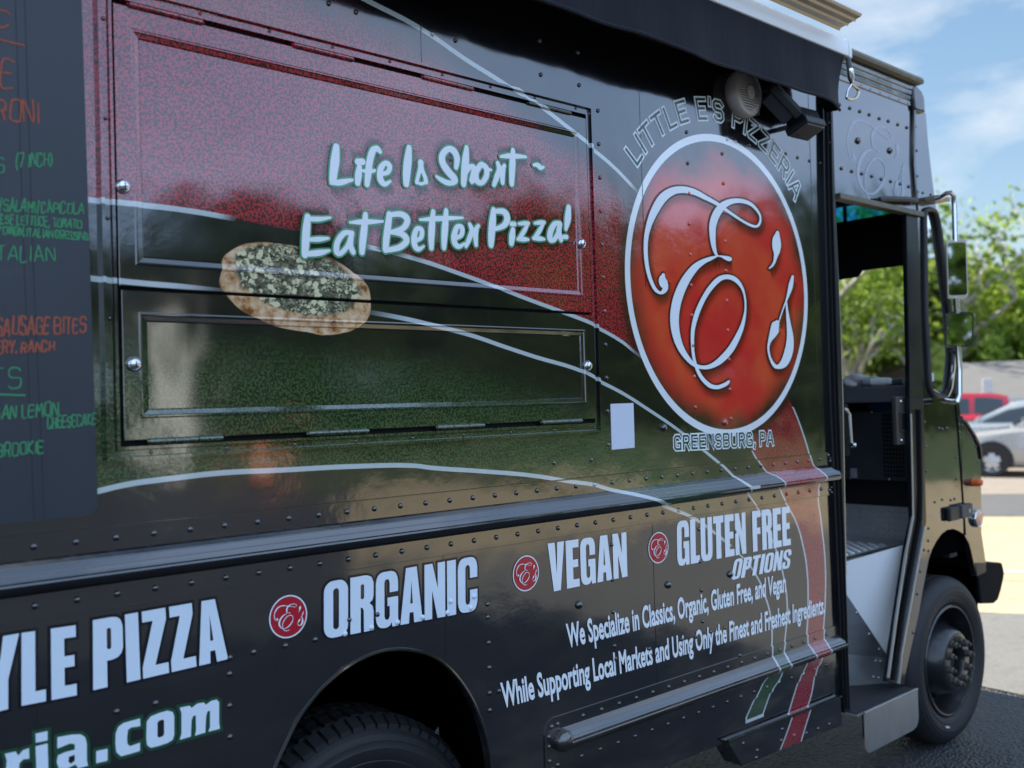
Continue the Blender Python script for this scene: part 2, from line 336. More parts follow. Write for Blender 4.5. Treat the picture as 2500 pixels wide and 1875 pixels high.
CHROME = simple('chrome', (.75, .76, .78, 1), .12, 1.0, var=.05)
ALU = simple('brushed aluminium', (.52, .53, .54, 1), .38, 1.0, var=.12, vs=14)
def brushed(name, col, sx, sz, rough=.4):
    s = NT(name); o = s.obj(); n = s.noise(s.scale(o, sx, 3, sz), 1, 5, .6); m = s.noise(o, 5, 4)
    s.set(Base_Color=s.mix(s.M('MULTIPLY_ADD', n, .6, s.M('MULTIPLY', m, .4)), tuple(c * .6 for c in col) + (1,), tuple(col) + (1,)), Metallic=1.0, Roughness=s.M('MULTIPLY_ADD', n, .25, rough - .12))
    s.set(Normal=s.bump(n, .15, .0008)); return s.m
STEPM = brushed('worn step metal', (.66, .66, .66), 90, 6, .46)
RUBBER = simple('tyre rubber', (.013, .014, .016, 1), .62, var=.3, vs=20, bump=.0008, bs=130)
RIMM = simple('black painted rim', (.012, .012, .014, 1), .30, var=.2, coat=.4)
PLASTIC = simple('black plastic', (.014, .015, .017, 1), .45, var=.2)
MATTE = simple('matt black', (.006, .006, .007, 1), .8, Specular_IOR_Level=.2)
VOID = simple('deep shade black', (.002, .002, .002, 1), .95, Specular_IOR_Level=.0)  # near-black colour stands in for deep shade under the body
DARKIN = simple('dark cab interior', (.010, .011, .014, 1), .7)
FABRIC = None
def fabric():
    s = NT('black awning fabric'); o = s.obj(); wv = s.noise(s.scale(o, 260, 260, 260), 1, 2)
    n = s.noise(s.scale(o, 6, 1, 1.5), 1.3, 4)
    s.set(Base_Color=s.mix(n, (.007, .0085, .013, 1), (.014, .017, .026, 1)), Roughness=.85, Specular_IOR_Level=.2, Sheen_Weight=.1, Sheen_Roughness=.5)
    s.set(Normal=s.bump(s.noise(s.scale(o, 9, 1, 2.2), 1, 3), .5, .012, s.bump(wv, .3, .0006))); return s.m
FABRIC = fabric()
WHITE_M = simple('white awning case', (.88, .88, .88, 1), .38, var=.04, vs=3)
def clear_glass(name, tint=(.93, .97, .95, 1), refl=.0):
    s = NT(name); t = s.n('ShaderNodeBsdfTransparent'); t.inputs[0].default_value = tint
    g = s.n('ShaderNodeBsdfGlossy'); g.inputs['Roughness'].default_value = .02
    fr = s.n('ShaderNodeFresnel'); fr.inputs[0].default_value = 1.5
    mxs = s.n('ShaderNodeMixShader'); s.l(s.M('MULTIPLY_ADD', fr.outputs[0], 1.4, refl, clamp=True), mxs.inputs[0]); s.l(t.outputs[0], mxs.inputs[1]); s.l(g.outputs[0], mxs.inputs[2])
    s.l(mxs.outputs[0], s.o.inputs[0]); return s.m
GLASS = clear_glass('cab glass'); TINT = clear_glass('blue sun strip glass', (.02, .28, .66, 1))
MIRROR = simple('mirror glass', (.62, .64, .66, 1), .02, 1.0, var=.01, rv=.0)
AMBER = simple('amber lens', (.75, .13, .02, 1), .2, coat=.6)

# ------------------------------------------------------------------ strokes and lettering
def catmull(pts, n=8):
    out = []; k = len(pts)
    for i in range(k - 1):
        p0, p1, p2, p3 = pts[max(i - 1, 0)], pts[i], pts[i + 1], pts[min(i + 2, k - 1)]
        for j in range(n):
            t = j / n; a = []
            for c in range(len(p1)):
                a.append(.5 * (2 * p1[c] + (p2[c] - p0[c]) * t + (2 * p0[c] - 5 * p1[c] + 4 * p2[c] - p3[c]) * t * t + (3 * p1[c] - p0[c] - 3 * p2[c] + p3[c]) * t ** 3))
            out.append(tuple(a))
    return out + [tuple(pts[-1])]
def stroke(mb, pts, y, closed=False, cap=True, drift=.0004, alpha=None, miter=False):
    """pts: (x, z, width). A flat brush stroke lying on the panel, y falling slightly along it so that it may cross itself."""
    k = len(pts); L_, R__ = [], []
    for i in range(k):
        x, z, wd = pts[i]
        a = pts[(i - 1) % k] if (closed or i) else pts[i]; b = pts[(i + 1) % k] if (closed or i < k - 1) else pts[i]
        if miter and (closed or 0 < i < k - 1):
            t1 = Vector((x - a[0], z - a[1])).normalized(); t2 = Vector((b[0] - x, b[1] - z)).normalized(); t = (t1 + t2)
            t = t.normalized() if t.length > 1e-6 else t1
            n = Vector((-t.y, t.x)); sc_ = min(1.8, 1 / max(.3, abs(n.dot(Vector((-t1.y, t1.x))))))
        else:
            t = Vector((b[0] - a[0], b[1] - a[1])); t = t.normalized() if t.length > 1e-9 else Vector((1, 0)); n = Vector((-t.y, t.x)); sc_ = 1
        h = max(wd, 1e-4) / 2 * sc_; yy = y - drift * i / max(1, k - 1)
        L_.append((x + n.x * h, yy, z + n.y * h)); R__.append((x - n.x * h, yy, z - n.y * h))
    if alpha is not None:
        M_ = [(p[0], y - drift * i / max(1, k - 1), p[1]) for i, p in enumerate(pts)]
        vs = L_ + M_ + R__; fs = []
        for i in range(k if closed else k - 1):
            j = (i + 1) % k; fs += [(i, j, k + j, k + i), (k + i, k + j, 2 * k + j, 2 * k + i)]
        o = len(mb.v); mb.add(vs, fs); alpha += [0.0] * k + [1.0 if (closed or 0 < i < k - 1) else 0.0 for i in range(k)] + [0.0] * k
        return
    fs = [(i, (i + 1) % k, k + (i + 1) % k, k + i) for i in range(k if closed else k - 1)]
    mb.add(L_ + R__, fs)
    if cap and not closed:
        for e, s_ in ((0, 1), (k - 1, -1)):
            x, z, wd = pts[e]; q = pts[1] if e == 0 else pts[k - 2]
            t = Vector((x - q[0], z - q[1])); a0 = math.atan2(t.y, t.x); h = wd / 2; yy = y - (drift if e else 0)
            arc = [(x + h * math.cos(a0 + f), yy - 2e-5, z + h * math.sin(a0 + f)) for f in (-1.571, -1.0, -.5, 0, .5, 1.0, 1.571)]
            mb.add(arc, [tuple(range(7))])
def attr_build(mb, name, mat, parent, alpha):
    o = mb.build(name, mat, parent, fix=False); a = o.data.attributes.new('edge', 'FLOAT', 'POINT')
    a.data.foreach_set('value', alpha); return o
def rr(x0, y0, x1, y1, r, n=5, ry=None):
    ry = ry or r; out = []
    for cx, cy, a in ((x1 - r, y1 - ry, 0), (x0 + r, y1 - ry, 90), (x0 + r, y0 + ry, 180), (x1 - r, y0 + ry, 270)):
        out += [(cx + r * math.cos(R(a + 90 * i / n)), cy + ry * math.sin(R(a + 90 * i / n))) for i in range(n + 1)]
    return out
_cu = [(.31, .62), (.5, .62), (.5, .80), (.485, .88), (.45, .95), (.40, .985), (.33, 1), (.17, 1), (.10, .985), (.05, .95), (.015, .88), (0, .80), (0, .20), (.015, .12), (.05, .05), (.10, .015), (.17, 0)]
_ci = [(.31, .20), (.29, .15), (.25, .135), (.21, .15), (.19, .20), (.19, .80), (.21, .85), (.25, .865), (.29, .85), (.31, .80)]
HEAVY = {   # a heavy condensed capital alphabet: width, loops
 'A': (.52, [[(0, 0), (.2, 0), (.215, .19), (.305, .19), (.32, 0), (.52, 0), (.385, 1), (.135, 1)], [(.23, .35), (.29, .35), (.26, .76)]]),
 'C': (.5, [_cu + [(.33, 0), (.40, .015), (.45, .05), (.485, .12), (.5, .20), (.5, .40), (.31, .40)] + _ci]),
 'E': (.42, [[(0, 0), (.42, 0), (.42, .165), (.22, .165), (.22, .42), (.39, .42), (.39, .58), (.22, .58), (.22, .835), (.42, .835), (.42, 1), (0, 1)]]),
 'F': (.41, [[(0, 0), (.22, 0), (.22, .42), (.38, .42), (.38, .58), (.22, .58), (.22, .835), (.41, .835), (.41, 1), (0, 1)]]),
 'G': (.5, [_cu + [(.25, 0), (.31, .025), (.35, .08), (.37, 0), (.5, 0), (.5, .53), (.26, .53), (.26, .38), (.31, .38)] + _ci]),
 'I': (.22, [[(0, 0), (.22, 0), (.22, 1), (0, 1)]]),
 'L': (.39, [[(0, 0), (.39, 0), (.39, .165), (.22, .165), (.22, 1), (0, 1)]]),
 'N': (.5, [[(0, 0), (.18, 0), (.18, .52), (.31, 0), (.5, 0), (.5, 1), (.32, 1), (.32, .54), (.19, 1), (0, 1)]]),
 'O': (.5, [rr(0, 0, .5, 1, .19, 6), rr(.19, .14, .31, .86, .055, 4)]),
 'P': (.48, [[(0, 0), (.22, 0), (.22, .38), (.30, .38), (.39, .40), (.45, .45), (.48, .53), (.48, .85), (.45, .94), (.39, .985), (.30, 1), (0, 1)], rr(.22, .54, .29, .85, .03, 3)]),
 'R': (.5, [[(0, 0), (.22, 0), (.22, .44), (.26, .43), (.285, .38), (.29, 0), (.5, 0), (.5, .34), (.48, .43), (.41, .495), (.475, .54), (.5, .62), (.5, .85), (.46, .95), (.38, .99), (.30, 1), (0, 1)], rr(.22, .585, .295, .85, .03, 3)]),
 'S': (.49, [[(0, .36), (0, .18), (.03, .08), (.09, .02), (.16, 0), (.34, 0), (.42, .025), (.47, .09), (.49, .18), (.49, .34), (.45, .46), (.24, .62), (.19, .70), (.19, .82), (.215, .865), (.275, .865), (.30, .82), (.30, .68), (.49, .68), (.49, .82), (.46, .92), (.40, .98), (.33, 1), (.16, 1), (.08, .98), (.03, .92), (0, .82), (0, .66), (.05, .55), (.26, .40), (.30, .33), (.30, .18), (.275, .135), (.215, .135), (.19, .18), (.19, .36)]]),
 'T': (.46, [[(.12, 0), (.34, 0), (.34, .835), (.46, .835), (.46, 1), (0, 1), (0, .835), (.12, .835)]]),
 'U': (.5, [[(0, 1), (0, .19), (.02, .09), (.08, .02), (.17, 0), (.33, 0), (.42, .02), (.48, .09), (.5, .19), (.5, 1), (.3, 1), (.3, .2), (.285, .15), (.25, .135), (.215, .15), (.2, .2), (.2, 1)]]),
 'V': (.52, [[(.15, 0), (.37, 0), (.52, 1), (.30, 1), (.26, .34), (.22, 1), (0, 1)]]),
 'Y': (.52, [[(.15, 0), (.37, 0), (.37, .40), (.52, 1), (.30, 1), (.26, .66), (.22, 1), (0, 1), (.15, .40)]]),
 'Z': (.43, [[(0, 0), (.43, 0), (.43, .165), (.21, .165), (.43, .83), (.43, 1), (.02, 1), (.02, .835), (.2, .835), (0, .17)]]),
}
def quad_map(tl, tr, br, bl, y=0.0):
    a, b, c, d = (Vector(xz(*q, y)) for q in (bl, br, tr, tl))
    return lambda u, v: ((a * (1 - u) + b * u) * (1 - v) + (d * (1 - u) + c * u) * v)
def heavy_word(parent, word, quad, y, mat=None, edge=None, gap=.035, slant=0.0, ew=.012):
    f = quad_map(*quad); W = sum(HEAVY[c][0] if c != ' ' else .22 for c in word) + gap * (len(word) - 1)
    ox = 0; fill = MB(); out = MB()
    for c in word:
        if c == ' ': ox += .22 + gap; continue
        wd, loops = HEAVY[c]; q = [[tuple(f((ox + a + slant * (b - .5)) / W, b)) for a, b in l] for l in loops]
        fill.prism(q, y - .0016, None)
        if edge:
            stroke(out, [(p[0], p[1], ew) for p in q[0]], y - .0008, closed=True, miter=True, drift=.0003)
        ox += wd + gap
    o = fill.build('lettering', mat or SKYTINT_V, parent, fix=False)
    if edge: out.build('letter_edge', edge, o, fix=False)
    return o
def font_line(parent, text, quad, y, mat, squash=1.0, bold=0.028):
    cu = bpy.data.curves.new('t', 'FONT'); cu.body = text; cu.size = 1; cu.offset = bold; cu.resolution_u = 3
    ob = bpy.data.objects.new('t', cu); C.objects.link(ob); dg = bpy.context.evaluated_depsgraph_get()
    me = bpy.data.meshes.new_from_object(ob.evaluated_get(dg)); C.objects.unlink(ob); bpy.data.objects.remove(ob); bpy.data.curves.remove(cu)
    xs = [v.co.x for v in me.vertices]; x0, x1 = min(xs), max(xs); cap = .70
    f = quad_map(*quad); mb = MB()
    vs = []
    for v in me.vertices: q = f((v.co.x - x0) / (x1 - x0), v.co.y / cap); vs.append((q.x, y, q.y))
    mb.add(vs, [tuple(p.vertices) for p in me.polygons]); bpy.data.meshes.remove(me)
    return mb.build('lettering', mat, parent, fix=False)
# one-line capitals for outline lettering and for the hand lettering
LINE = {'A': (.8, [[(0, 0), (.32, 1), (.48, 1), (.8, 0)], [(.12, .35), (.68, .35)]]), 'B': (.7, [[(0, 0), (0, 1), (.55, 1), (.68, .88), (.68, .64), (.55, .52), (0, .52)], [(.55, .52), (.7, .4), (.7, .12), (.55, 0), (0, 0)]]),
 'C': (.7, [[(.7, .82), (.55, 1), (.15, 1), (0, .85), (0, .15), (.15, 0), (.55, 0), (.7, .18)]]), 'D': (.7, [[(0, 0), (0, 1), (.5, 1), (.7, .8), (.7, .2), (.5, 0), (0, 0)]]),
 'E': (.62, [[(.62, 1), (0, 1), (0, 0), (.62, 0)], [(0, .52), (.52, .52)]]), 'G': (.7, [[(.7, .8), (.55, 1), (.15, 1), (0, .85), (0, .15), (.15, 0), (.7, 0), (.7, .45), (.4, .45)]]),
 'H': (.7, [[(0, 0), (0, 1)], [(.7, 0), (.7, 1)], [(0, .5), (.7, .5)]]), 'I': (.02, [[(.01, 0), (.01, 1)]]), 'K': (.65, [[(0, 0), (0, 1)], [(.6, 1), (0, .45), (.65, 0)]]),
 'L': (.55, [[(0, 1), (0, 0), (.55, 0)]]), 'M': (.85, [[(0, 0), (.08, 1), (.42, .35), (.76, 1), (.85, 0)]]), 'N': (.7, [[(0, 0), (0, 1), (.7, 0), (.7, 1)]]),
 'O': (.72, [[(.15, 0), (0, .15), (0, .85), (.15, 1), (.57, 1), (.72, .85), (.72, .15), (.57, 0), (.15, 0)]]), 'P': (.65, [[(0, 0), (0, 1), (.5, 1), (.65, .87), (.65, .57), (.5, .44), (0, .44)]]),
 'R': (.66, [[(0, 0), (0, 1), (.5, 1), (.65, .87), (.65, .57), (.5, .46), (0, .46)], [(.4, .46), (.66, 0)]]), 'S': (.66, [[(.64, .85), (.5, 1), (.14, 1), (0, .87), (0, .64), (.14, .52), (.52, .52), (.66, .4), (.66, .13), (.52, 0), (.14, 0), (0, .14)]]),
 'T': (.66, [[(0, 1), (.66, 1)], [(.33, 1), (.33, 0)]]), 'U': (.7, [[(0, 1), (0, .15), (.15, 0), (.55, 0), (.7, .15), (.7, 1)]]), 'Y': (.7, [[(0, 1), (.35, .5), (.7, 1)], [(.35, .5), (.35, 0)]]),
 'Z': (.66, [[(0, 1), (.6, 1), (.66, .9), (0, .1), (.06, 0), (.66, 0)]]), "'": (.02, [[(.02, 1.05), (.0, .75)]]), ',': (.02, [[(.02, .1), (-.04, -.18)]]), '/': (.4, [[(0, -.1), (.4, 1.1)]]), '7': (.6, [[(0, 1), (.6, 1), (.2, 0)]]),
 '(': (.25, [[(.25, 1.1), (.03, .8), (.03, .2), (.25, -.15)]]), ')': (.25, [[(0, 1.1), (.22, .8), (.22, .2), (0, -.15)]])}
def px_stroke(pts, y=0.0, n=6):
    """photo-space stroke (px, py, width in px) -> (x, z, width) on the plane y"""
    q = catmull(pts, n) if len(pts) > 2 else list(pts); out = []
    for i, (a, b, wd) in enumerate(q):
        p0 = q[max(i - 1, 0)]; p1 = q[min(i + 1, len(q) - 1)]
        t = Vector((p1[0] - p0[0], p1[1] - p0[1])); t = t.normalized() if t.length > 1e-6 else Vector((1, 0))
        n_ = Vector((-t.y, t.x)) * wd / 2
        l, r = Vector(xz(a + n_.x, b + n_.y, y)), Vector(xz(a - n_.x, b - n_.y, y)); c = (l + r) / 2
        out.append((c.x, c.y, (l - r).length))
    return out
def grow(pts, d): return [(a, b, wd + d) for a, b, wd in pts]
# the script initial of the badge, traced once (zoomed-view units), used on the badge, the small roundels and the cab
_E1 = z1([(1322, 705, 26), (1318, 745, 66), (1335, 800, 44), (1300, 838, 22), (1250, 798, 25), (1208, 690, 28), (1187, 560, 30), (1187, 430, 32), (1208, 320, 40), (1250, 212, 54), (1312, 112, 62), (1390, 55, 58), (1470, 42, 50), (1560, 60, 40), (1650, 105, 30), (1750, 160, 22), (1860, 237, 17), (1960, 300, 16), (2030, 326, 18), (2062, 305, 16), (2070, 258, 14), (2050, 210, 16), (2000, 157, 22), (1930, 130, 30), (1850, 132, 40), (1780, 167, 50), (1730, 232, 54), (1703, 310, 52), (1700, 390, 46), (1708, 470, 36), (1724, 530, 22), (1738, 550, 10)], 1200, 450)
_E2 = z1([(1735, 553, 8), (1765, 556, 12), (1795, 566, 24), (1825, 575, 34), (1842, 577, 26)], 1200, 450)
_E3 = z1([(1742, 553, 8), (1690, 572, 26), (1625, 600, 38), (1560, 650, 50), (1492, 742, 60), (1440, 855, 66), (1412, 970, 68), (1408, 1075, 66), (1425, 1180, 58), (1460, 1270, 46), (1510, 1345, 34), (1560, 1392, 26), (1620, 1412, 28), (1690, 1402, 34), (1770, 1350, 44), (1850, 1258, 44), (1920, 1120, 32), (1950, 1000, 18), (1953, 900, 14), (1933, 810, 18), (1890, 747, 28), (1830, 716, 34), (1760, 727, 36), (1690, 792, 34), (1632, 880, 32), (1582, 990, 34), (1550, 1110, 30), (1545, 1230, 24), (1556, 1340, 22), (1582, 1430, 24), (1622, 1500, 26), (1680, 1553, 30), (1740, 1565, 30), (1800, 1543, 26), (1826, 1522, 18)], 1200, 450)
_E4 = z1([(306, 385, 30), (300, 440, 66), (296, 505, 58), (292, 548, 30), (280, 600, 18), (262, 630, 14), (240, 650, 8)], 1800, 450)
_E5 = z1([(423, 715, 18), (408, 780, 32), (390, 845, 22), (372, 900, 12), (345, 970, 9), (310, 1078, 8)], 1800, 450)
_E6 = z1([(372, 890, 8), (380, 980, 18), (393, 1090, 34), (403, 1190, 52), (393, 1285, 62), (358, 1370, 54), (310, 1408, 32), (275, 1392, 22), (247, 1335, 16), (234, 1265, 16), (245, 1205, 24), (268, 1150, 52), (288, 1105, 66), (300, 1080, 40)], 1800, 450)
SCRIPT = [[((a - CX) / CRAD, (b - CZ) / CRAD, wd / CRAD) for a, b, wd in px_stroke(q, 0, 5)] for q in (_E1, _E2, _E3, _E4, _E5, _E6)]
def script(parent, cx, cz, rad, y, mat, edge=None, ew=.0, halo=None, wscale=1.0, name='script_initial', sx=1.0):
    f, e, h, al = MB(), MB(), MB(), []
    for k, q in enumerate(SCRIPT):
        s_ = [(cx + a * rad * sx, cz + b * rad, wd * rad * wscale) for a, b, wd in q]
        stroke(f, s_, y - .0026 - k * .00008, drift=.0005)
        if edge: stroke(e, grow(s_, ew), y - .0016 - k * .00004, drift=.0004)
        if halo: stroke(h, [(a + .010, b - .014, .085) for a, b, wd in s_], y - .0006 - k * .00008, drift=.0004, alpha=al)
    o = f.build(name, mat, parent, fix=False)
    if edge: e.build('script_edge', edge, o, fix=False)
    if halo: attr_build(h, 'script_shade', halo, o, al)
    return o

# ================================================================== the food truck
TR = thing('food_truck', 'black step van food truck with red round script badge, white lettering and open cab door', 'food truck', (1.8, 1.0, 0))
X0, X1, WY = -1.7, 3.80, 2.1
# --- upper side
upper = MB().box(X0, X1, 0, .03, 1.40, 3.16).build('upper_side_panel', WRAP, TR)
RZ = 1.4425
def prof_rail(zc, hh, out, fl_up, fl_dn):
    f = -.0035
    pr = [(.004, zc + fl_up), (f, zc + fl_up), (f, zc + hh), (f - .004, zc + hh - .004), (f - .012, zc + hh * .66), (f - .0128, zc + hh * .61), (f - .0142, zc + hh * .60), (f - .022, zc + hh * .28), (f - .0228, zc + hh * .23), (f - .0242, zc + hh * .22), (f - .029, zc + hh * .02)]
    pr += [(f - out + .004, zc - hh * .10), (f - out + .001, zc - hh * .18), (f - out, zc - hh * .30), (f - out + .002, zc - hh * .48), (f - out + .009, zc - hh * .72), (f - .012, zc - hh * .92), (f - .003, zc - hh)]
    return pr + [(f, zc - hh), (f, zc - fl_dn), (.004, zc - fl_dn)]
rail = MB().prism([prof_rail(1.380, .0365, .036, .086, .087)], X0, 3.775, 'x').build('rub_rail', WRAP, TR)
riv = MB(); rows = []
for i in range(-26, 38):
    for z in (RZ, 1.3205):
        xx = .636 + .08423 * i
        if xx < 3.76: riv.dome((xx, -.0035, z), .0078, .0062)
for q in ((3.735, 1.455), (3.75, 1.43), (3.735, 1.31), (3.752, 1.30)): riv.dome((q[0], -.0035, q[1]), .009, .007)
riv.build('rivets', WRAP, rail, smooth=True)
def rivets(parent, pts, r=.0075, h=.006, y=0.0, mat=WRAP, name='rivets', axis='y'):
    m = MB()
    for a, b in pts: p = P(a, b, y); m.dome(p, r, h)
    return m.build(name, mat, parent, smooth=True)
up_r = [(802.5, 8.9), (869, 30), (1055.7, 83), (1111.8, 99), (1320, 182.6), (1413.6, 208), (1317, 100), (1410, 128)]
up_r += [(1459.5, 270.6), (1461.7, 352), (1464.9, 434), (1467, 515), (1469, 597), (1472, 677), (1475, 759.5), (1477.5, 841.5), (1480, 922.5), (1482.6, 1003.8), (1485.4, 1086), (1352, 1130), (1443.5, 1122.6)]
up_r += [(1676, 323), (1679, 399), (1681, 472), (1682.6, 546.5), (1684.8, 621), (1686.4, 696), (1688, 769.6), (1690, 844), (1694.6, 919), (1697, 994), (1763, 375.6), (1766, 448), (1768, 519), (1769.6, 589), (1771.5, 661), (1773.7, 734), (1776, 806), (1779, 877), (1781, 950), (1784, 1022)]
up_r += [(1775, 340), (1795, 344), (1828, 355), (1918, 376), (1947, 385), (1976, 393), (2003, 399), (2001, 296)]
rivets(upper, up_r)
for q in ((1619.4, 1044), (1768, 1031)): MB().dome(P(*q), .014, .012, 12).build('bolt', WRAP, upper, smooth=True)
seam = MB()   # panel joints of the upper side
for a, b in (((1560, 200), (1573, 700)), ((1973, 230), (1994, 1080)), ((1027, 55), (1040, 330))):
    p, q = P(*a), P(*b); seam.box(p.x - .0012, p.x + .0012, -.0012, .001, q.z, p.z)
seam.box(X0, 3.74, -.0052, .001, 1.4655, 1.4685)
seam.build('panel_seams', TRIM, upper)
# --- serving hatch
hx0, hx1, hz0, hz1 = .785, 2.353, 1.609, 2.661
hatch = MB().ring(hx0, hx1, hz0, hz1, [(0, .001), (0, -.016), (.007, -.016), (.009, -.006), (.021, -.006), (.023, -.014), (.030, -.014), (.031, .001)]).build('hatch_frame', WRAP, TR)
m = MB()
for i in range(9):
    xx = hx0 + .06 + i * .18
    m.dome((xx, -.006, hz1 - .015), .005, .004); m.dome((xx + .04, -.006, hz0 + .015), .005, .004)
for i in range(5): m.dome((hx0 + .015, -.006, 1.70 + i * .22), .005, .004)
m.build('rivets', WRAP, hatch, smooth=True)
MB().box(hx0 + .030, hx1 - .030, -.0012, .001, hz0 + .03, hz1 - .03).build('gasket', MATTE, hatch)
def door(name, x0, x1, zb, zt):
    m = MB(); ins = [(0, 0, .0005), (.0, .0, -.013), (.0015, .0015, -.0145), (.036, .048, -.0145), (.039, .051, -.0162), (.042, .054, -.0162), (.044, .056, -.0130), (.054, .066, -.0118), (.057, .069, -.0088)]
    vs = []; fs = []
    for ix, iz, y in ins: vs += [(x0 + ix, y, zb + iz), (x1 - ix, y, zb + iz), (x1 - ix, y, zt - iz), (x0 + ix, y, zt - iz)]
    for k in range(len(ins) - 1):
        for j in range(4): fs.append((k * 4 + j, k * 4 + (j + 1) % 4, k * 4 + 4 + (j + 1) % 4, k * 4 + 4 + j))
    k = (len(ins) - 1) * 4; fs.append((k, k + 1, k + 2, k + 3)); m.add(vs, fs)
    return m.build(name, WRAP, TR)
d_up = door('hatch_door', .820, 2.322, 1.992, 2.618)
d_lo = door('hatch_door', .824, 2.324, 1.652, 1.984)
for d_, segs, dy in ((d_up, ((314, 495, 19, 71), (717, 862, 120, 155), (1033, 1154, 199, 225), (1290, 1393, 263, 285)), 0), (d_lo, ((364, 541, 1068, 1064.6), (752, 897.5, 1052, 1047), (1066.8, 1180.8, 1036, 1033), (1322, 1420, 1025, 1022)), 0)):
    for a, b, ya, yb in segs:
        p, q = P(a, ya, -.018), P(b, yb, -.018); z = 2.622 if d_ is d_up else 1.648
        m = MB(); k = 3; ln = (q.x - p.x) / k
        for i in range(k): m.tube([(p.x + ln * i + .001, -.016, z), (p.x + ln * (i + 1) - .001, -.016, z)], .0075, 10)
        m.tube([(p.x - .004, -.016, z), (q.x + .004, -.016, z)], .0045, 8)
        m.build('hinge', WRAP, d_, smooth=True)
for d_, q in ((d_up, (300, 455)), (d_up, (1419, 595)), (d_lo, (327, 889)), (d_lo, (1434.6, 893))):
    p = P(*q, -.016); m = MB().lathe([(.0165, .002), (.0165, -.003), (.0145, -.006), (.0125, -.008), (.0115, -.0065), (.0105, -.011), (.006, -.014), (.0004, -.0145)], p, 'y', 20)
    m.i = 1; m.box(p.x - .0012, p.x + .0012, p.y - .0152, p.y - .012, p.z - .006, p.z + .006)
    m.build('lock', [CHROME, MATTE], d_, smooth=True)
# --- slogan on the hatch, brushed lettering
YH = -.0090
SL = []
def zz(ox, oy, *ss):
    for s_ in ss: SL.append(z1(s_, ox, oy))
zz(600, 0, [(694, 1135, 44), (684, 1240, 62), (672, 1330, 56), (666, 1400, 50)], [(652, 1415, 24), (720, 1410, 44), (785, 1396, 32), (818, 1390, 20)],
   [(858, 1250, 46), (897, 1250, 46)], [(872, 1290, 36), (864, 1350, 48), (857, 1412, 40)],
   [(1032, 1172, 26), (1005, 1148, 40), (975, 1165, 46), (952, 1240, 46), (940, 1330, 46), (930, 1425, 36)], [(900, 1320, 22), (945, 1325, 32), (990, 1318, 22)],
   [(1042, 1345, 30), (1090, 1330, 34), (1105, 1285, 34), (1072, 1260, 36), (1035, 1305, 42), (1033, 1385, 42), (1068, 1422, 36), (1110, 1400, 20)],
   [(1255, 1142, 36), (1245, 1240, 54), (1235, 1340, 52), (1232, 1420, 40)],
   [(1345, 1258, 40), (1340, 1300, 30), (1325, 1355, 26), (1312, 1408, 24)], [(1345, 1262, 30), (1358, 1320, 26), (1378, 1370, 26), (1384, 1405, 30)], [(1312, 1410, 18), (1350, 1420, 22), (1384, 1408, 20)],
   [(1617, 1292, 30), (1624, 1225, 40), (1600, 1168, 42), (1555, 1152, 44), (1513, 1195, 44), (1512, 1255, 44), (1550, 1318, 46), (1602, 1378, 44), (1600, 1408, 38), (1550, 1412, 36), (1500, 1388, 30), (1465, 1363, 18)],
   [(1698, 1142, 30), (1690, 1240, 50), (1680, 1340, 46), (1674, 1422, 36)], [(1682, 1350, 26), (1722, 1292, 38), (1755, 1298, 34), (1745, 1365, 38), (1740, 1402, 36), (1768, 1388, 18)],
   [(1805, 1275, 36), (1772, 1330, 38), (1775, 1392, 38), (1815, 1412, 36), (1850, 1360, 36), (1850, 1300, 36), (1815, 1270, 34)], [(1850, 1308, 26), (1886, 1312, 18)],
   [(1938, 1262, 26), (1950, 1310, 36), (1930, 1370, 36), (1908, 1428, 28)], [(1922, 1390, 14), (1950, 1330, 26), (1990, 1280, 26)], [(1985, 1290, 26), (1975, 1350, 34), (1975, 1410, 28)],
   [(2056, 1162, 28), (2052, 1250, 42), (2048, 1340, 40), (2045, 1420, 32)], [(1960, 1210, 20), (2040, 1205, 38), (2155, 1212, 20)])
zz(1200, 0, [(318, 1275, 20), (345, 1275, 30), (375, 1295, 32), (397, 1290, 18)])
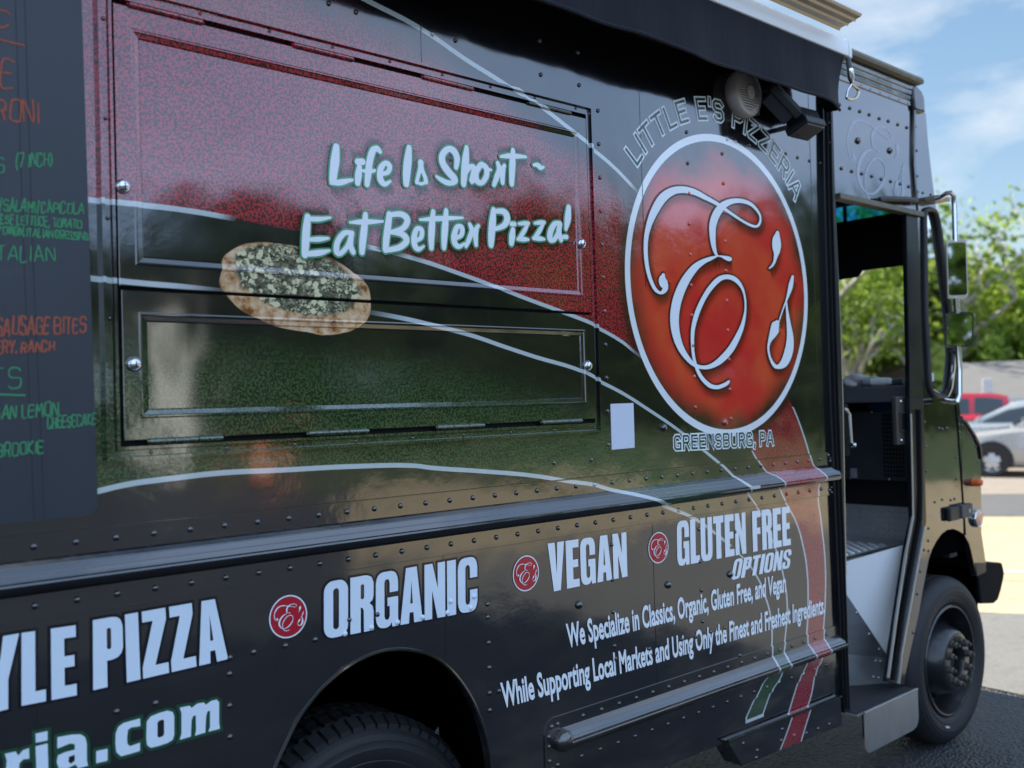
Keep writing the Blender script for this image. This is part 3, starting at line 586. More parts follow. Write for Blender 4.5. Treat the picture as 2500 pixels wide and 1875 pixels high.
zz(600, 450, [(472, 255, 44), (462, 350, 54), (455, 450, 54), (450, 545, 46)], [(470, 268, 32), (560, 270, 34), (648, 258, 16)], [(470, 428, 26), (560, 425, 36), (632, 418, 18)], [(455, 540, 36), (560, 530, 44), (640, 512, 18)],
   [(818, 376, 28), (755, 378, 38), (705, 440, 40), (694, 515, 40), (725, 535, 36), (780, 475, 32), (806, 392, 28)], [(812, 380, 34), (800, 465, 40), (822, 525, 34)],
   [(918, 235, 34), (908, 340, 48), (896, 440, 48), (890, 525, 38)], [(796, 296, 16), (910, 292, 40), (1052, 288, 16)],
   [(1102, 235, 40), (1090, 330, 46), (1078, 420, 46), (1072, 505, 42)], [(1095, 240, 34), (1190, 232, 40), (1240, 275, 42), (1205, 342, 40), (1105, 372, 26)], [(1105, 374, 22), (1195, 385, 40), (1235, 435, 42), (1180, 488, 42), (1070, 512, 34)],
   [(1298, 440, 28), (1345, 412, 32), (1350, 355, 32), (1315, 345, 34), (1292, 410, 40), (1298, 475, 38), (1328, 502, 32), (1367, 480, 16)],
   [(1440, 212, 30), (1430, 320, 44), (1425, 410, 42), (1425, 492, 32)], [(1540, 205, 30), (1532, 310, 44), (1525, 410, 42), (1522, 490, 32)], [(1338, 275, 18), (1480, 266, 38), (1668, 260, 16)],
   [(1612, 420, 28), (1658, 390, 32), (1660, 335, 32), (1625, 330, 34), (1602, 395, 40), (1606, 455, 38), (1640, 482, 32), (1682, 457, 16)],
   [(1722, 312, 24), (1738, 360, 34), (1718, 420, 34), (1692, 478, 26)], [(1706, 440, 14), (1740, 380, 26), (1788, 322, 26)], [(1778, 332, 26), (1766, 395, 34), (1770, 468, 26)],
   [(1905, 200, 32), (1896, 300, 48), (1888, 400, 46), (1885, 468, 36)], [(1895, 212, 30), (1980, 212, 40), (2010, 265, 42), (1980, 322, 38), (1895, 352, 26)])
zz(1200, 450, [(146, 308, 34), (172, 308, 34)], [(159, 352, 30), (152, 400, 42), (146, 455, 34)], [(203, 306, 20), (250, 303, 32), (280, 302, 24)], [(275, 308, 18), (240, 370, 30), (200, 425, 22)], [(195, 425, 24), (240, 425, 34), (278, 428, 18)],
   [(325, 302, 20), (370, 297, 32), (402, 295, 24)], [(396, 300, 18), (360, 365, 30), (320, 418, 22)], [(315, 418, 24), (360, 420, 34), (400, 425, 18)],
   [(522, 298, 26), (480, 308, 36), (448, 365, 38), (445, 420, 38), (475, 430, 32), (508, 370, 28), (522, 305, 24)], [(522, 308, 30), (512, 370, 36), (528, 428, 28)],
   [(588, 182, 32), (580, 270, 44), (566, 346, 22)], [(550, 408, 32), (573, 408, 32)])
sl_f, sl_e, sl_h, al = MB(), MB(), MB(), []
for k, q in enumerate(SL):
    s_ = [(a, b, c * 1.10) for a, b, c in px_stroke(q, YH, 5)]; e_ = k * .00002
    stroke(sl_f, s_, YH - .0030 - e_, drift=.0003); stroke(sl_e, grow(s_, .0090), YH - .0019 - e_ * .5, drift=.0003)
    a0, b0 = s_[0], s_[-1]; s_h = [(2 * a0[0] - s_[1][0], 2 * a0[1] - s_[1][1], .05)] + s_ + [(2 * b0[0] - s_[-2][0], 2 * b0[1] - s_[-2][1], .05)]
    stroke(sl_h, [(a, b, .075) for a, b, c in s_h], YH - .0005 - e_, drift=.0003, alpha=al)
o = sl_f.build('slogan_lettering', WHITE_V, d_up, fix=False)
o.parent = d_up; o['label'] = 'white brushed slogan with a green edge'
sl_e.build('slogan_edge', GREEN_V, d_up, fix=False); attr_build(sl_h, 'slogan_shade', HALO, d_up, al)
# --- round badge: script and arc lettering
bs = script(TR, CX, CZ, CRAD, 0, WHITE_V, BROWN_V, .013, HALO_B)
bs.name = 'badge_script'
def tech_word(chars, place, y, wd, parent):
    f, g = MB(), MB()
    for j, (c, q) in enumerate(zip(*place(chars))):
        for k, s_ in enumerate(LINE[c][1]):
            pts = [tuple(q(*p)) for p in s_]; cl = len(pts) > 3 and (Vector(pts[0]) - Vector(pts[-1])).length < 1e-6
            if cl: pts = pts[:-1]
            d_ = j * .00001 + k * .0002
            def ext(v, e):
                if cl: return v
                a, b = Vector(v[0]), Vector(v[1]); c_, d2 = Vector(v[-1]), Vector(v[-2]); v = list(v)
                v[0] = tuple(a + (a - b).normalized() * e); v[-1] = tuple(c_ + (c_ - d2).normalized() * e); return v
            stroke(f, [(a, b, wd) for a, b in ext(pts, wd / 2)], y - .0008 - d_, closed=cl, cap=False, miter=True, drift=.0001)
            stroke(g, [(a, b, wd * .42) for a, b in ext(pts, wd * .21)], y - .0018 - d_, closed=cl, cap=False, miter=True, drift=.0001)
    o = f.build('arc_lettering', WHITE_V, parent, fix=False); g.build('letter_fill', GREEN_D, o, fix=False); return o
def adv(c): return {' ': .55, 'I': .34, "'": .32, ',': .3}.get(c, LINE.get(c, (.7,))[0] + .36)
def on_arc(chars):
    tot = sum(adv(c) for c in chars); pos = 0; cs, fs = [], []
    a0, a1 = R(142.5), R(36.5); r0, r1 = CRAD * 1.100, CRAD * 1.225
    for c in chars:
        if c != ' ':
            ox = pos + .17
            def q(u, v, ox=ox):
                a = a0 + (a1 - a0) * (ox + u) / tot; r = r0 + (r1 - r0) * v; return (CX + r * math.cos(a), CZ + r * math.sin(a))
            cs.append(c); fs.append(q)
        pos += adv(c)
    return cs, fs
tech_word("LITTLE E'S PIZZERIA", on_arc, 0, .0215, TR)
def on_line(quad):
    f = quad_map(*quad)
    def pl(chars):
        tot = sum(adv(c) for c in chars) - .34; pos = 0; cs, fs = [], []
        for c in chars:
            if c != ' ':
                cs.append(c); fs.append(lambda u, v, ox=pos: tuple(f((ox + u) / tot, .06 + v * .88)))
            pos += adv(c)
        return cs, fs
    return pl
tech_word('GREENSBURG, PA', on_line(((1646, 1063), (1886, 1052), (1887, 1087), (1647, 1099))), 0, .0165, TR).name = 'town_lettering'
# --- lower side, with the rear wheel arch
arch = [(655, 1935), (669.6, 1875), (691.8, 1824.7), (726.6, 1755), (774, 1691.8), (807, 1659), (840.5, 1631.6), (884.8, 1606), (932, 1589), (973.5, 1584.8), (1011, 1588), (1049, 1598.4), (1087, 1622), (1122, 1660), (1154, 1711), (1179, 1774), (1192, 1824.7), (1200, 1875), (1206, 1935)]
AR = [q[:2] for q in catmull(XZ(arch), 3)]; AR[0] = (AR[0][0] - .02, .46); AR[-1] = (AR[-1][0], .46)
lower = MB().prism([[(X0, .46)] + AR + [(X1, .46), (X1, 1.34), (X0, 1.34)]], 0, .03).build('lower_side_panel', WRAP, TR)
m = MB(); stroke_pts = [(a, b) for a, b in AR]
m.tube([(a, -.002, b) for a, b in AR], .005, 6); m.build('arch_lip', TRIM, lower, smooth=True)
low_r = [(1189.7, 1475), (1190, 1506.7), (1192.6, 1569.4), (1194, 1630), (1195, 1691.9), (1195, 1734), (560.8, 1605.7), (560, 1645), (560, 1722.8), (560.8, 1798.8), (618.8, 1592), (284.8, 1736.8), (379.8, 1716.5), (696.5, 1576.3), (769.3, 1561.4), (852, 1513), (921, 1500), 
         (1218, 1687), (1493, 1330), (1495, 1415), (1497, 1494), (1500, 1577), (1502, 1608), (1705.6, 1292), (1708, 1371), (1712, 1441), (1715, 1517), (1794, 1298), (1699, 1555), (1735, 1543), (1769, 1533), (1806, 1600), (1585, 1584), (1664, 1561)]
rivets(lower, [(842, 1547), (907, 1532), (970.3, 1519), (1032, 1507), (1092, 1495.6), (1149, 1484.5), (1100, 1467.7), (1157, 1456)], y=-.0016, mat=SKYTINT_V, name='painted_rivets')
rivets(lower, low_r)
for q in ((1412.7, 1476.6), (1630.5, 1427.5), (1781.7, 1402)): MB().dome(P(*q), .0135, .012, 12).build('bolt', BLACK, lower, smooth=True)
seam = MB().box(X0, 3.76, -.0048, .001, 1.2905, 1.2930)
for a, b in (((1082, 1350), (1086, 1600)), ((1592, 1262), (1613, 1665)), ((86, 1490), (86, 1870))):
    p, q = P(*a), P(*b); seam.box(p.x - .001, p.x + .001, -.0012, .001, q.z, p.z)
seam.build('panel_seams', TRIM, lower)
# lower rub rail on its riveted plate
lz = (xz(1550, 1703)[1]); dz = xz(1551, 1794.7)[1]; xl = xz(1327, 1790)[0]
pl = [(xl, dz - .028), (3.772, dz - .028), (3.772, lz + .022), (xl + .035, lz + .022), (xl + .010, lz + .008), (xl, lz - .02)]
plate = MB().prism([pl], -.0045, .001).build('rail_plate', WRAP, TR)
bz = (lz + dz) / 2 + .012; bh = .034
pr = [q for q in prof_rail(bz, bh, .040, bh, bh) if q[0] < -.003]
r2 = MB().prism([[(-.004, bz + bh)] + pr[1:-1] + [(-.004, bz - bh)]], xl + .065, 3.772, 'x').build('rub_rail', WRAP, TR)
m = MB()
m.lathe([(bh, .0), (bh * .98, -.02), (bh * .8, -.032), (bh * .4, -.040), (.0005, -.043)], (xl + .065, -.004, bz), 'y', 20); m.build('end_cap', WRAP, r2, smooth=True)
m = MB()
for i in range(20):
    xx = xz(1420.6, 1745)[0] + i * .0842
    if xx < 3.75: m.dome((xx, -.0045, lz), .0075, .006); m.dome((xx - .012, -.0045, dz), .0075, .006)
for q in ((xl + .017, lz - .03), (xl + .017, bz - .01), (xl + .03, lz - .002), (xl + .017, dz + .02), (xl + .03, dz - .008), (xl + .05, dz), (xl + .055, lz)): m.dome((q[0], -.0045, q[1]), .0075, .006)
m.build('rivets', WRAP, plate, smooth=True)
skirt = MB().prism([[xz(1776, 1810, -.02), xz(2053, 1699, -.02), xz(2056, 1770, -.02), xz(1812, 1870, -.02)]], -.02, .06).build('skirt_box', WRAP, TR, bevel=.003)
p, q = P(1776, 1810, -.02), P(2053, 1699, -.02); MB().tube([(p.x, -.021, p.z), (q.x, -.021, q.z)], .006, 8).build('skirt_lip', TRIM, skirt, smooth=True)
rivets(skirt, [(1814, 1815), (1846, 1850), (1848, 1832), (1907, 1808), (1909, 1780), (1938, 1795), (1968, 1790), (1997, 1779), (2024, 1768)], y=-.02)
# --- lettering of the lower side
YE = 0.0
heavy_word(TR, 'Y', ((-48, 1562), (46, 1546), (46, 1724), (-48, 1748)), YE, SKYTINT_V, NAVY_V)
heavy_word(TR, 'LE', ((52, 1545), (184, 1526), (187, 1697), (52, 1723)), YE, SKYTINT_V, NAVY_V, gap=.09)
heavy_word(TR, 'PIZZA', ((226, 1514), (541, 1459), (556, 1609), (227, 1685)), YE, SKYTINT_V, NAVY_V, gap=.045)
heavy_word(TR, 'ORGANIC', ((790, 1422), (1164, 1357), (1165, 1490), (790, 1561)), YE, SKYTINT_V, NAVY_V, gap=.05)
heavy_word(TR, 'VEGAN', ((1336, 1327), (1528, 1299), (1531, 1407), (1340, 1446)), YE, WHITE_V, gap=.05)
heavy_word(TR, 'GLUTEN FREE', ((1651, 1273), (1927, 1236), (1930, 1330), (1653, 1383)), YE, WHITE_V, gap=.05)
heavy_word(TR, 'OPTIONS', ((1790, 1366), (1930, 1340), (1929, 1386), (1786, 1416)), YE, WHITE_V, gap=.05, slant=.12)
font_line(TR, 'We Specialize in Classics, Organic, Gluten Free, and Vegan', ((1380, 1524), (1918, 1399), (1918, 1443), (1386, 1580)), -.0017, WHITE_V)
font_line(TR, 'While Supporting Local Markets and Using Only the Finest and Freshest Ingredients.', ((1220, 1668), (2013, 1455), (2013, 1496), (1227, 1727)), -.0017, WHITE_V)
T5 = lambda l: z1(l, 0, 1350)
COM = [
 [T5([(35, 1548), (118, 1530), (140, 1562), (175, 1520), (222, 1505), (224, 1585), (180, 1590), (148, 1620), (142, 1700), (40, 1720), (50, 1600)])],
 [T5([(272, 1392), (365, 1373), (365, 1445), (274, 1463)])], [T5([(272, 1490), (365, 1468), (372, 1680), (280, 1700)])],
 [T5([(440, 1420), (550, 1400), (620, 1398), (655, 1420), (668, 1470), (668, 1600), (678, 1640), (600, 1659), (580, 1630), (520, 1660), (450, 1660), (435, 1610), (445, 1560), (500, 1535), (575, 1515), (575, 1475), (540, 1468), (440, 1508)]), T5([(530, 1570), (575, 1555), (575, 1600), (545, 1625), (525, 1610)])],
 [T5([(740, 1527), (828, 1508), (828, 1600), (740, 1622)])],
 [T5([(1078, 1275), (1080, 1335), (1010, 1345), (985, 1365), (978, 1420), (980, 1470), (1000, 1490), (1078, 1462), (1078, 1525), (1000, 1550), (930, 1567), (895, 1535), (888, 1470), (890, 1390), (910, 1340), (950, 1310)])],
 [T5([(1130, 1300), (1160, 1260), (1220, 1235), (1290, 1215), (1330, 1225), (1342, 1260), (1342, 1400), (1330, 1440), (1290, 1465), (1220, 1488), (1160, 1502), (1132, 1480), (1126, 1430)]), T5([(1212, 1310), (1225, 1292), (1258, 1283), (1264, 1300), (1264, 1395), (1255, 1412), (1222, 1425), (1212, 1410)])],
 [T5([(1385, 1192), (1460, 1177), (1475, 1195), (1520, 1160), (1570, 1152), (1585, 1170), (1630, 1138), (1670, 1130), (1688, 1150), (1688, 1310), (1694, 1355), (1605, 1378), (1618, 1340), (1618, 1215), (1598, 1222), (1588, 1260), (1582, 1350), (1582, 1385), (1500, 1408), (1510, 1370), (1508, 1250), (1488, 1258), (1475, 1290), (1470, 1415), (1385, 1440), (1398, 1390), (1398, 1240)])]]
m, e = MB(), MB()
for g in COM:
    q = [XZ([(a, b) for a, b in l]) for l in g]; m.prism(q, -.0017, None); stroke(e, [(a, b, .014) for a, b in q[0]], -.0008, closed=True, miter=True, drift=.0003)
o = m.build('lettering', SKYTINT_V, TR, fix=False); e.build('letter_edge', GREEN_D, o, fix=False)
for (cx, cy), (ta, tb) in (((703, 1505), (1452, 1559)), ((1283, 1399.5), (1355, 1444)), ((1606.5, 1337), (1298, 1375.7))):
    c = xz(cx, cy); rad = (xz(cx, ta)[1] - xz(cx, tb)[1]) / 2
    ci = lambda r: [(c[0] + r * math.cos(2 * math.pi * k / 40), c[1] + r * math.sin(2 * math.pi * k / 40)) for k in range(40)]
    disc = MB().prism([ci(rad * .93)], -.0012, None).build('roundel', RED_V, TR, fix=False)
    mm = MB(); stroke(mm, [(a, b, rad * .06) for a, b in ci(rad * .95)], -.0022, closed=True, miter=True, drift=0); mm.build('roundel_ring', WHITE_V, disc, fix=False)
    script(disc, c[0] + rad * .02, c[1], rad * .93, -.0012, WHITE_V, wscale=1.05)
# --- door posts, cab side, quarter window
post = MB().prism([XZ([(2009, 226), (2033, 231), (2039, 450), (2053, 798), (2058, 975), (2066, 1400), (2077, 1736), (2062, 1741), (2044, 1350), (2028, 975), (2012, 450)], -.018)], -.018, .06).build('door_post', POSTM, TR, bevel=.004)
m = MB()
for i in range(30):
    a, b = P(2024 + 46 * i / 29, 300 + 1400 * i / 29, -.018), 0; m.dome((a.x, -.018, a.z), .005, .004)
m.build('rivets', TRIM, post, smooth=True)
m = MB().tube([P(2036, 500, -.012), P(2049.5, 800, -.012), P(2055.5, 975, -.012), P(2063.5, 1400, -.012)], .006, 6).build('edge_strip', ALU, post, smooth=True)
m = MB().tube([P(2018, 250, -.021), P(2021, 450, -.021), P(2036, 975, -.021), P(2052, 1350, -.021), P(2067, 1730, -.021)], .007, 6)
m.tube([P(2026, 250, -.021), P(2030, 450, -.021), P(2045, 975, -.021), P(2060, 1350, -.021), P(2072, 1730, -.021)], .005, 6)
m.build('track_channel', MATTE, post, smooth=True)
cab = MB().prism([[(3.80, 2.552), (4.628, 2.547), (4.60, 3.066), (3.80, 3.066)]], 0, .03).build('cab_side_panel', BLACK, TR)
z4 = lambda l: z1(l, 1800, 0)
rivets(cab, [q[:2] for q in z4([(788, 810), (868, 835), (945, 860), (1018, 885), (1095, 915), (1165, 935), (1238, 962), (1307, 985), (803, 1300), (883, 1322), (960, 1340), (1037, 1360), (1110, 1382), (1183, 1400), (1255, 1418), (1322, 1440), (945, 660), (1018, 690), (1092, 718), (1165, 745), (1236, 772), (1305, 797)])], r=.009, h=.008, mat=BLACK)
for q in ((2094, 344), (2172, 368)): MB().dome(P(*q), .016, .013, 12).build('bolt', BLACK, cab, smooth=True)
g0, g1 = xz(2063, 253), xz(2215, 500)
script(cab, xz(2140, 385)[0] + .005, xz(2140, 395)[1], .285, .0021, GHOST_V, sx=1.12, wscale=1.1)
band = [(.004, 3.066), (-.006, 3.066), (-.007, 3.085), (-.003, 3.088), (-.008, 3.092), (-.010, 3.110), (-.006, 3.113), (-.012, 3.117), (-.014, 3.135), (-.010, 3.138), (-.016, 3.142), (-.018, 3.160), (.004, 3.160)]
MB().prism([band], 3.80, 4.607, 'x').build('ribbed_eave', BLACK, TR)
MB().prism([[(-.03, 3.165), (-.052, 3.167), (-.056, 3.180), (-.050, 3.194), (.02, 3.20), (.02, 3.165)]], 3.5, 4.618, 'x').build('drip_rail', simple('weathered gutter', (.20, .18, .15, 1), .5, .6, var=.35, vs=25), TR)
MB().prism([XZ([(2229, 205), (2240, 211), (2252, 224), (2258, 240), (2260, 276), (2236, 268), (2232, 240)], -.02)], -.02, .3).build('roof_corner_cap', simple('worn corner cap', (.06, .06, .065, 1), .3, .3, var=.5, vs=22, coat=.5), TR, bevel=.01)
qw = [(2255, 545), (2256, 523), (2262, 514), (2277, 517.5), (2284, 530), (2291, 563), (2298, 615), (2307, 690), (2316, 765), (2323, 845), (2323, 880), (2318, 931), (2313, 955), (2305, 963), (2290, 965), (2278, 962), (2270, 950), (2266, 925), (2263, 859), (2259, 768), (2257, 660)]
QW = [q[:2] for q in catmull(XZ(qw + qw[:1]), 3)][:-1]
cq = (sum(a for a, b in QW) / len(QW), sum(b for a, b in QW) / len(QW))
farch = [(2386, 1406), (2382, 1397), (2377, 1372), (2371, 1344.6), (2366, 1326.6), (2357, 1310), (2347, 1300), (2342, 1297), (2328, 1291), (2313, 1293), (2299, 1303), (2286, 1321), (2275.4, 1341), (2268, 1363), (2263.6, 1384)]
side = [(2221, 258), (2236, 266), (2260, 277), (2266, 350), (2275, 430), (2287, 520), (2301, 612), (2318, 740), (2332, 860), (2337, 930), (2345, 1016)] + [(2352, 1303)] + farch[7:] + [(2253, 1440), (2243, 1500), (2212.5, 1635.6), (2208, 1672), (2194, 1672), (2201, 1608), (2222, 1500), (2260, 1285), (2259, 1200), (2251, 900), (2243, 660), (2238, 535), (2228, 400)]
sp = MB().prism([XZ(side), QW], 0, .025).build('front_side_panel', BLACK, TR)
m = MB(); off = lambda d: [(a + (a - cq[0]) * d / max(.01, math.hypot(a - cq[0], b - cq[1])), b + (b - cq[1]) * d / max(.01, math.hypot(a - cq[0], b - cq[1]))) for a, b in QW]
m.tube([(a, -.006, b) for a, b in off(.005)], .0125, 8, closed=True); fr = m.build('quarter_window', simple('window rubber', (.035, .033, .032, 1), .5, var=.3), TR, smooth=True)
MB().prism([off(-.002)], .008, None).build('pane', GLASS, fr, fix=False)
q = P(2276, 921, .004); MB().box(q.x - .012, q.x + .012, .001, .004, q.z - .02, q.z + .02).build('sticker', simple('white sticker', (.7, .68, .72, 1), .5), fr)
m = MB()
p0 = P(2228, 262); m.tube([(p0.x, -.004, p0.z), P(2229, 400, -.004), P(2236, 500, -.004)], .011, 6)
m.build('corner_trim', TRIM, sp, smooth=True)
m = MB(); m.tube([P(2330, 960, -.002), P(2338, 1030, -.002), P(2350, 1200, -.002), P(2357, 1306, -.002)], .0035, 5); m.build('panel_seam', MATTE, sp)
sr = [(2292, 1045), (2300, 1047), (2311, 1045), (2341, 1036), (2342, 1055), (2343, 1068), (2335, 1116), (2335, 1170), (2300, 1220), (2321, 1221), (2330, 1218), (2282, 1226), (2257, 1030), (2260, 1090), (2262, 1150), (2235, 275), (2235, 310), (2238, 368), (2239, 430), (2240, 468), (2253, 471), (2272, 475), (2267, 1290), (2266, 1320), (2267, 1345), (2256, 1343), (2247, 1395), (2239, 1450), (2229, 1545)]
rivets(sp, sr, r=.007, h=.006, mat=BLACK)
fend = MB().prism([XZ([(2346, 1020), (2356, 1032), (2378, 1065), (2390, 1090), (2395, 1150), (2396, 1300), (2407, 1374), (2407, 1396), (2386, 1406)] + farch[1:6] + [(2353.5, 1303)])], 0, .03).build('front_fender', BLACK, TR)
nose = XZ([(2346, 1020), (2356, 1032), (2378, 1065), (2390, 1090), (2395, 1150), (2396, 1290)])
MB().prism([nose + [(nose[-1][0], 1.06), (nose[0][0], 1.06)]], .032, WY).box(5.02, 5.18, .30, WY, .55, 1.058).build('hood', BLACK, TR)
m = MB().tube([P(2347, 1019, -.004), P(2358, 1031, -.004), P(2379, 1063, -.004), P(2391, 1088, -.004), P(2396, 1120, -.004)], .009, 6); m.build('hood_edge', BLACK, fend, smooth=True)
rivets(fend, [(2349, 1038), (2362, 1057), (2373, 1072), (2382, 1090), (2389, 1130)], r=.006, h=.005, mat=BLACK)
frame = MB().prism([XZ([(2213, 521), (2241, 529), (2246, 660), (2253, 900), (2260, 1200), (2262, 1274), (2222, 1500), (2203, 1608), (2197, 1674), (2166, 1665), (2190, 1500), (2216, 1335), (2230, 1272), (2226, 1200), (2222, 1000), (2221, 880), (2216, 660)], -.012)], -.012, .012).build('door_frame', POSTM, TR, bevel=.004)
m = MB().tube([P(2228, 1262, -.016), P(2214, 1335, -.016), P(2189, 1500, -.016), P(2168, 1655, -.016)], .007, 6); m.tube([P(2224, 1010, -.014), P(2228.5, 1200, -.014), P(2229, 1262, -.016)], .004, 6)
m.tube([P(2256, 1285, -.016), P(2219, 1490, -.016), P(2199, 1600, -.016), P(2193, 1668, -.016)], .009, 6); m.build('edge_strip', ALU, frame, smooth=True)
m = MB().tube([P(2243, 1000, -.016), P(2247, 1200, -.016), P(2246, 1268, -.018), P(2205, 1490, -.018), P(2180, 1660, -.018)], .010, 6); m.build('track_channel', MATTE, frame, smooth=True)
MB().box(3.86, 4.625, -.030, .02, 2.538, 2.562).build('door_header', simple('weathered header', (.16, .145, .115, 1), .5, .5, var=.4, vs=30), TR, bevel=.003)
# body shell
MB().box(X0, 4.62, .0, WY, 3.162, 3.196).build('roof', simple('white roof', (.6, .6, .6, 1), .6), TR)
MB().box(X0, 4.98, WY, WY + .03, .46, 3.16).build('far_side_panel', BLACK, TR)
MB().box(X0 - .03, X0, 0, WY, .46, 3.16).build('rear_panel', BLACK, TR)
MB().box(3.70, 3.73, .03, WY, .46, 3.16).build('light_block_wall', DARKIN, TR)  # unseen wall added to stop light leaking into the cab
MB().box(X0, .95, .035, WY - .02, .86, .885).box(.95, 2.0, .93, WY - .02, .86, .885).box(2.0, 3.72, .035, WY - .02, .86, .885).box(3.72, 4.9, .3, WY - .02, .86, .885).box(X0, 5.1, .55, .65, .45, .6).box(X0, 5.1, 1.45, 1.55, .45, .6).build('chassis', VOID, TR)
# windshield side of the cab
for ya, yb in ((.028, .05), (WY - .06, WY)): MB().prism([[(4.985, 1.74), (4.76, 3.12), (4.78, 3.12), (5.005, 1.74)]], ya, yb).build('windshield_pillar', TRIM, TR)
def wsx(z): return 4.985 + (z - 1.74) * (4.76 - 4.985) / 1.38
MB().add([(wsx(1.76), .05, 1.76), (wsx(1.76), WY - .06, 1.76), (wsx(2.60), WY - .06, 2.60), (wsx(2.60), .05, 2.60)], [(0, 1, 2, 3)]).build('windshield', GLASS, TR, fix=False)
MB().add([(wsx(2.60), .05, 2.602), (wsx(2.60), WY - .06, 2.602), (wsx(2.72), WY - .06, 2.72), (wsx(2.72), .05, 2.72)], [(0, 1, 2, 3)]).build('sun_strip', TINT, TR, fix=False)
MB().box(4.74, 4.80, .09, WY, 2.69, 3.16).box(wsx(2.66) - .005, wsx(2.66) + .01, .49, .505, 2.58, 2.72).build('windshield_header', DARKIN, TR)
MB().box(4.90, 4.98, .035, WY, .88, 1.752).build('cowl', DARKIN, TR)
MB().prism([[(.05, 2.335), (.36, 2.335), (.385, 2.305), (.95, 2.29), (.95, 2.60), (.05, 2.60)]], 4.73, 4.745, 'x').build('sun_visor', MATTE, TR)
# dash and door-side things
DASHG = simple('grey dash', (.10, .10, .105, 1), .55, var=.25, vs=9)
MB().box(4.60, 4.90, .06, WY - .1, 1.66, 1.742).build('dashboard', DASHG, TR, bevel=.012)
MB().box(4.80, 4.86, .06, 1.2, 1.745, 1.758).box(4.88, 4.93, .06, 1.2, 1.752, 1.770).build('dash_vent', simple('blue grey vent', (.10, .13, .15, 1), .4), TR)
heat = MB().box(4.75, 4.90, .165, .56, 1.265, 1.615).build('heater_box', simple('heater casing', (.04, .042, .048, 1), .5, var=.3, vs=14), TR, bevel=.004)
gx, gy0, gz0 = 4.747, .175, 1.285
m = MB()
for i in range(15):
    for j in range(7):
        if i > 4 or j > -1: m.box(gx - .001, gx + .001, gy0 + j * .0165, gy0 + j * .0165 + .0105, gz0 + i * .0215, gz0 + i * .0215 + .0145)
m.build('grille', MATTE, heat)
for y, z in ((.34, 1.61), (.26, 1.272), (.47, 1.272)): MB().dome((4.75, y, z), .006, .005, 8, 'x').build('screw', CHROME, heat, smooth=True)
p = PX(2085, 1155, 4.748); MB().box(4.744, 4.749, p.y - .018, p.y + .018, p.z - .024, p.z + .024).build('label_plate', simple('worn plate', (.30, .30, .32, 1), .5, var=.7, vs=90), heat)
p = PX(2160, 990, 4.80); MB().box(4.80, 4.84, p.y - .12, p.y + .09, 1.600, 1.668).build('blue_panel', simple('blue plastic', (.01, .075, .20, 1), .5), TR)
p, q = P(2183, 969, .03), P(2217, 1084, .03)
lat = MB().box(p.x, q.x, .020, .045, q.z, p.z).build('latch_plate', simple('brown latch plate', (.085, .072, .065, 1), .35, .3, var=.15), TR, bevel=.006)
a, b = P(2196, 1007, .018), P(2214, 1052, .018); MB().ring(a.x, b.x, b.z, a.z, [(0, .020), (0, .012), (.005, .012), (.006, .020)]).build('bezel', simple('latch bezel', (.07, .06, .055, 1), .35, .3), lat)
MB().box(a.x + .006, b.x - .006, .017, .019, b.z + .006, a.z - .006).build('slot', MATTE, lat)
for q in ((2199, 980), (2201, 1075)): MB().dome(P(*q, .02), .008, .006, 10).build('screw', CHROME, lat, smooth=True)
m = MB().tube([P(2060, 998, .02), P(2066, 1001, .02), P(2073, 1012, .02), P(2078, 1080, .02)], [.007, .009, .009, .008], 8); hd = m.build('grab_handle', ALU, TR, smooth=True)
MB().dome(P(2080, 1086, .015), .012, .02, 12).build('knob', CHROME, hd, smooth=True)
p = P(2064, 1050, .05); MB().box(p.x - .05, p.x + .018, .04, .06, p.z - .115, p.z + .115).build('inner_door_panel', MATTE, TR, bevel=.01)
# floor, sill and step well
def diamond(name):
    s = NT(name); o = s.obj(); n = s.noise(o, 9, 5, .6); s.set(Base_Color=s.mix(n, (.48, .47, .45, 1), (.74, .74, .74, 1)), Metallic=.45, Roughness=s.M('MULTIPLY_ADD', n, .3, .28)); return s.m
DIA = diamond('diamond plate')
def treads(mb, org, u, v, nu, nv, su, sv, nrm):
    for i in range(nu):
        for j in range(nv):
            c = org + u * (i + .5) * su + v * (j + .5) * sv; a = R(35 if (i + j) % 2 else -35)
            d = u * math.cos(a) + v * math.sin(a); e = u * -math.sin(a) + v * math.cos(a)
            q = [c - d * .013, c - d * .005 + e * .0045, c + d * .005 + e * .0045, c + d * .013, c + d * .005 - e * .0045, c - d * .005 - e * .0045]
            t = [c - d * .008 + nrm * .006, c + nrm * .008, c + d * .008 + nrm * .006]
            mb.add(q + t, [(0, 1, 6), (1, 2, 7, 6), (2, 3, 8), (3, 4, 8), (4, 5, 6, 7, 8), (5, 0, 6)])
fl = MB().box(3.74, 4.90, .22, WY - .05, .935, .948)
treads(fl, Vector((3.80, .235, .948)), Vector((1, 0, 0)), Vector((0, 1, 0)), 30, 12, .030, .030, Vector((0, 0, 1)))
fl.build('cab_floor', DIA, TR)
fl = MB().box(4.895, 4.899, .10, 1.0, .948, 1.118)
treads(fl, Vector((4.895, .12, .952)), Vector((0, 1, 0)), Vector((0, 0, 1)), 20, 5, .030, .031, Vector((-1, 0, 0)))
fl.build('tread_plate', DIA, TR)
MB().box(3.74, 4.62, .190, .219, .912, .950).build('sill_trim', brushed('galvanised trim', (.42, .45, .48), 40, 20, .35), TR, bevel=.003)
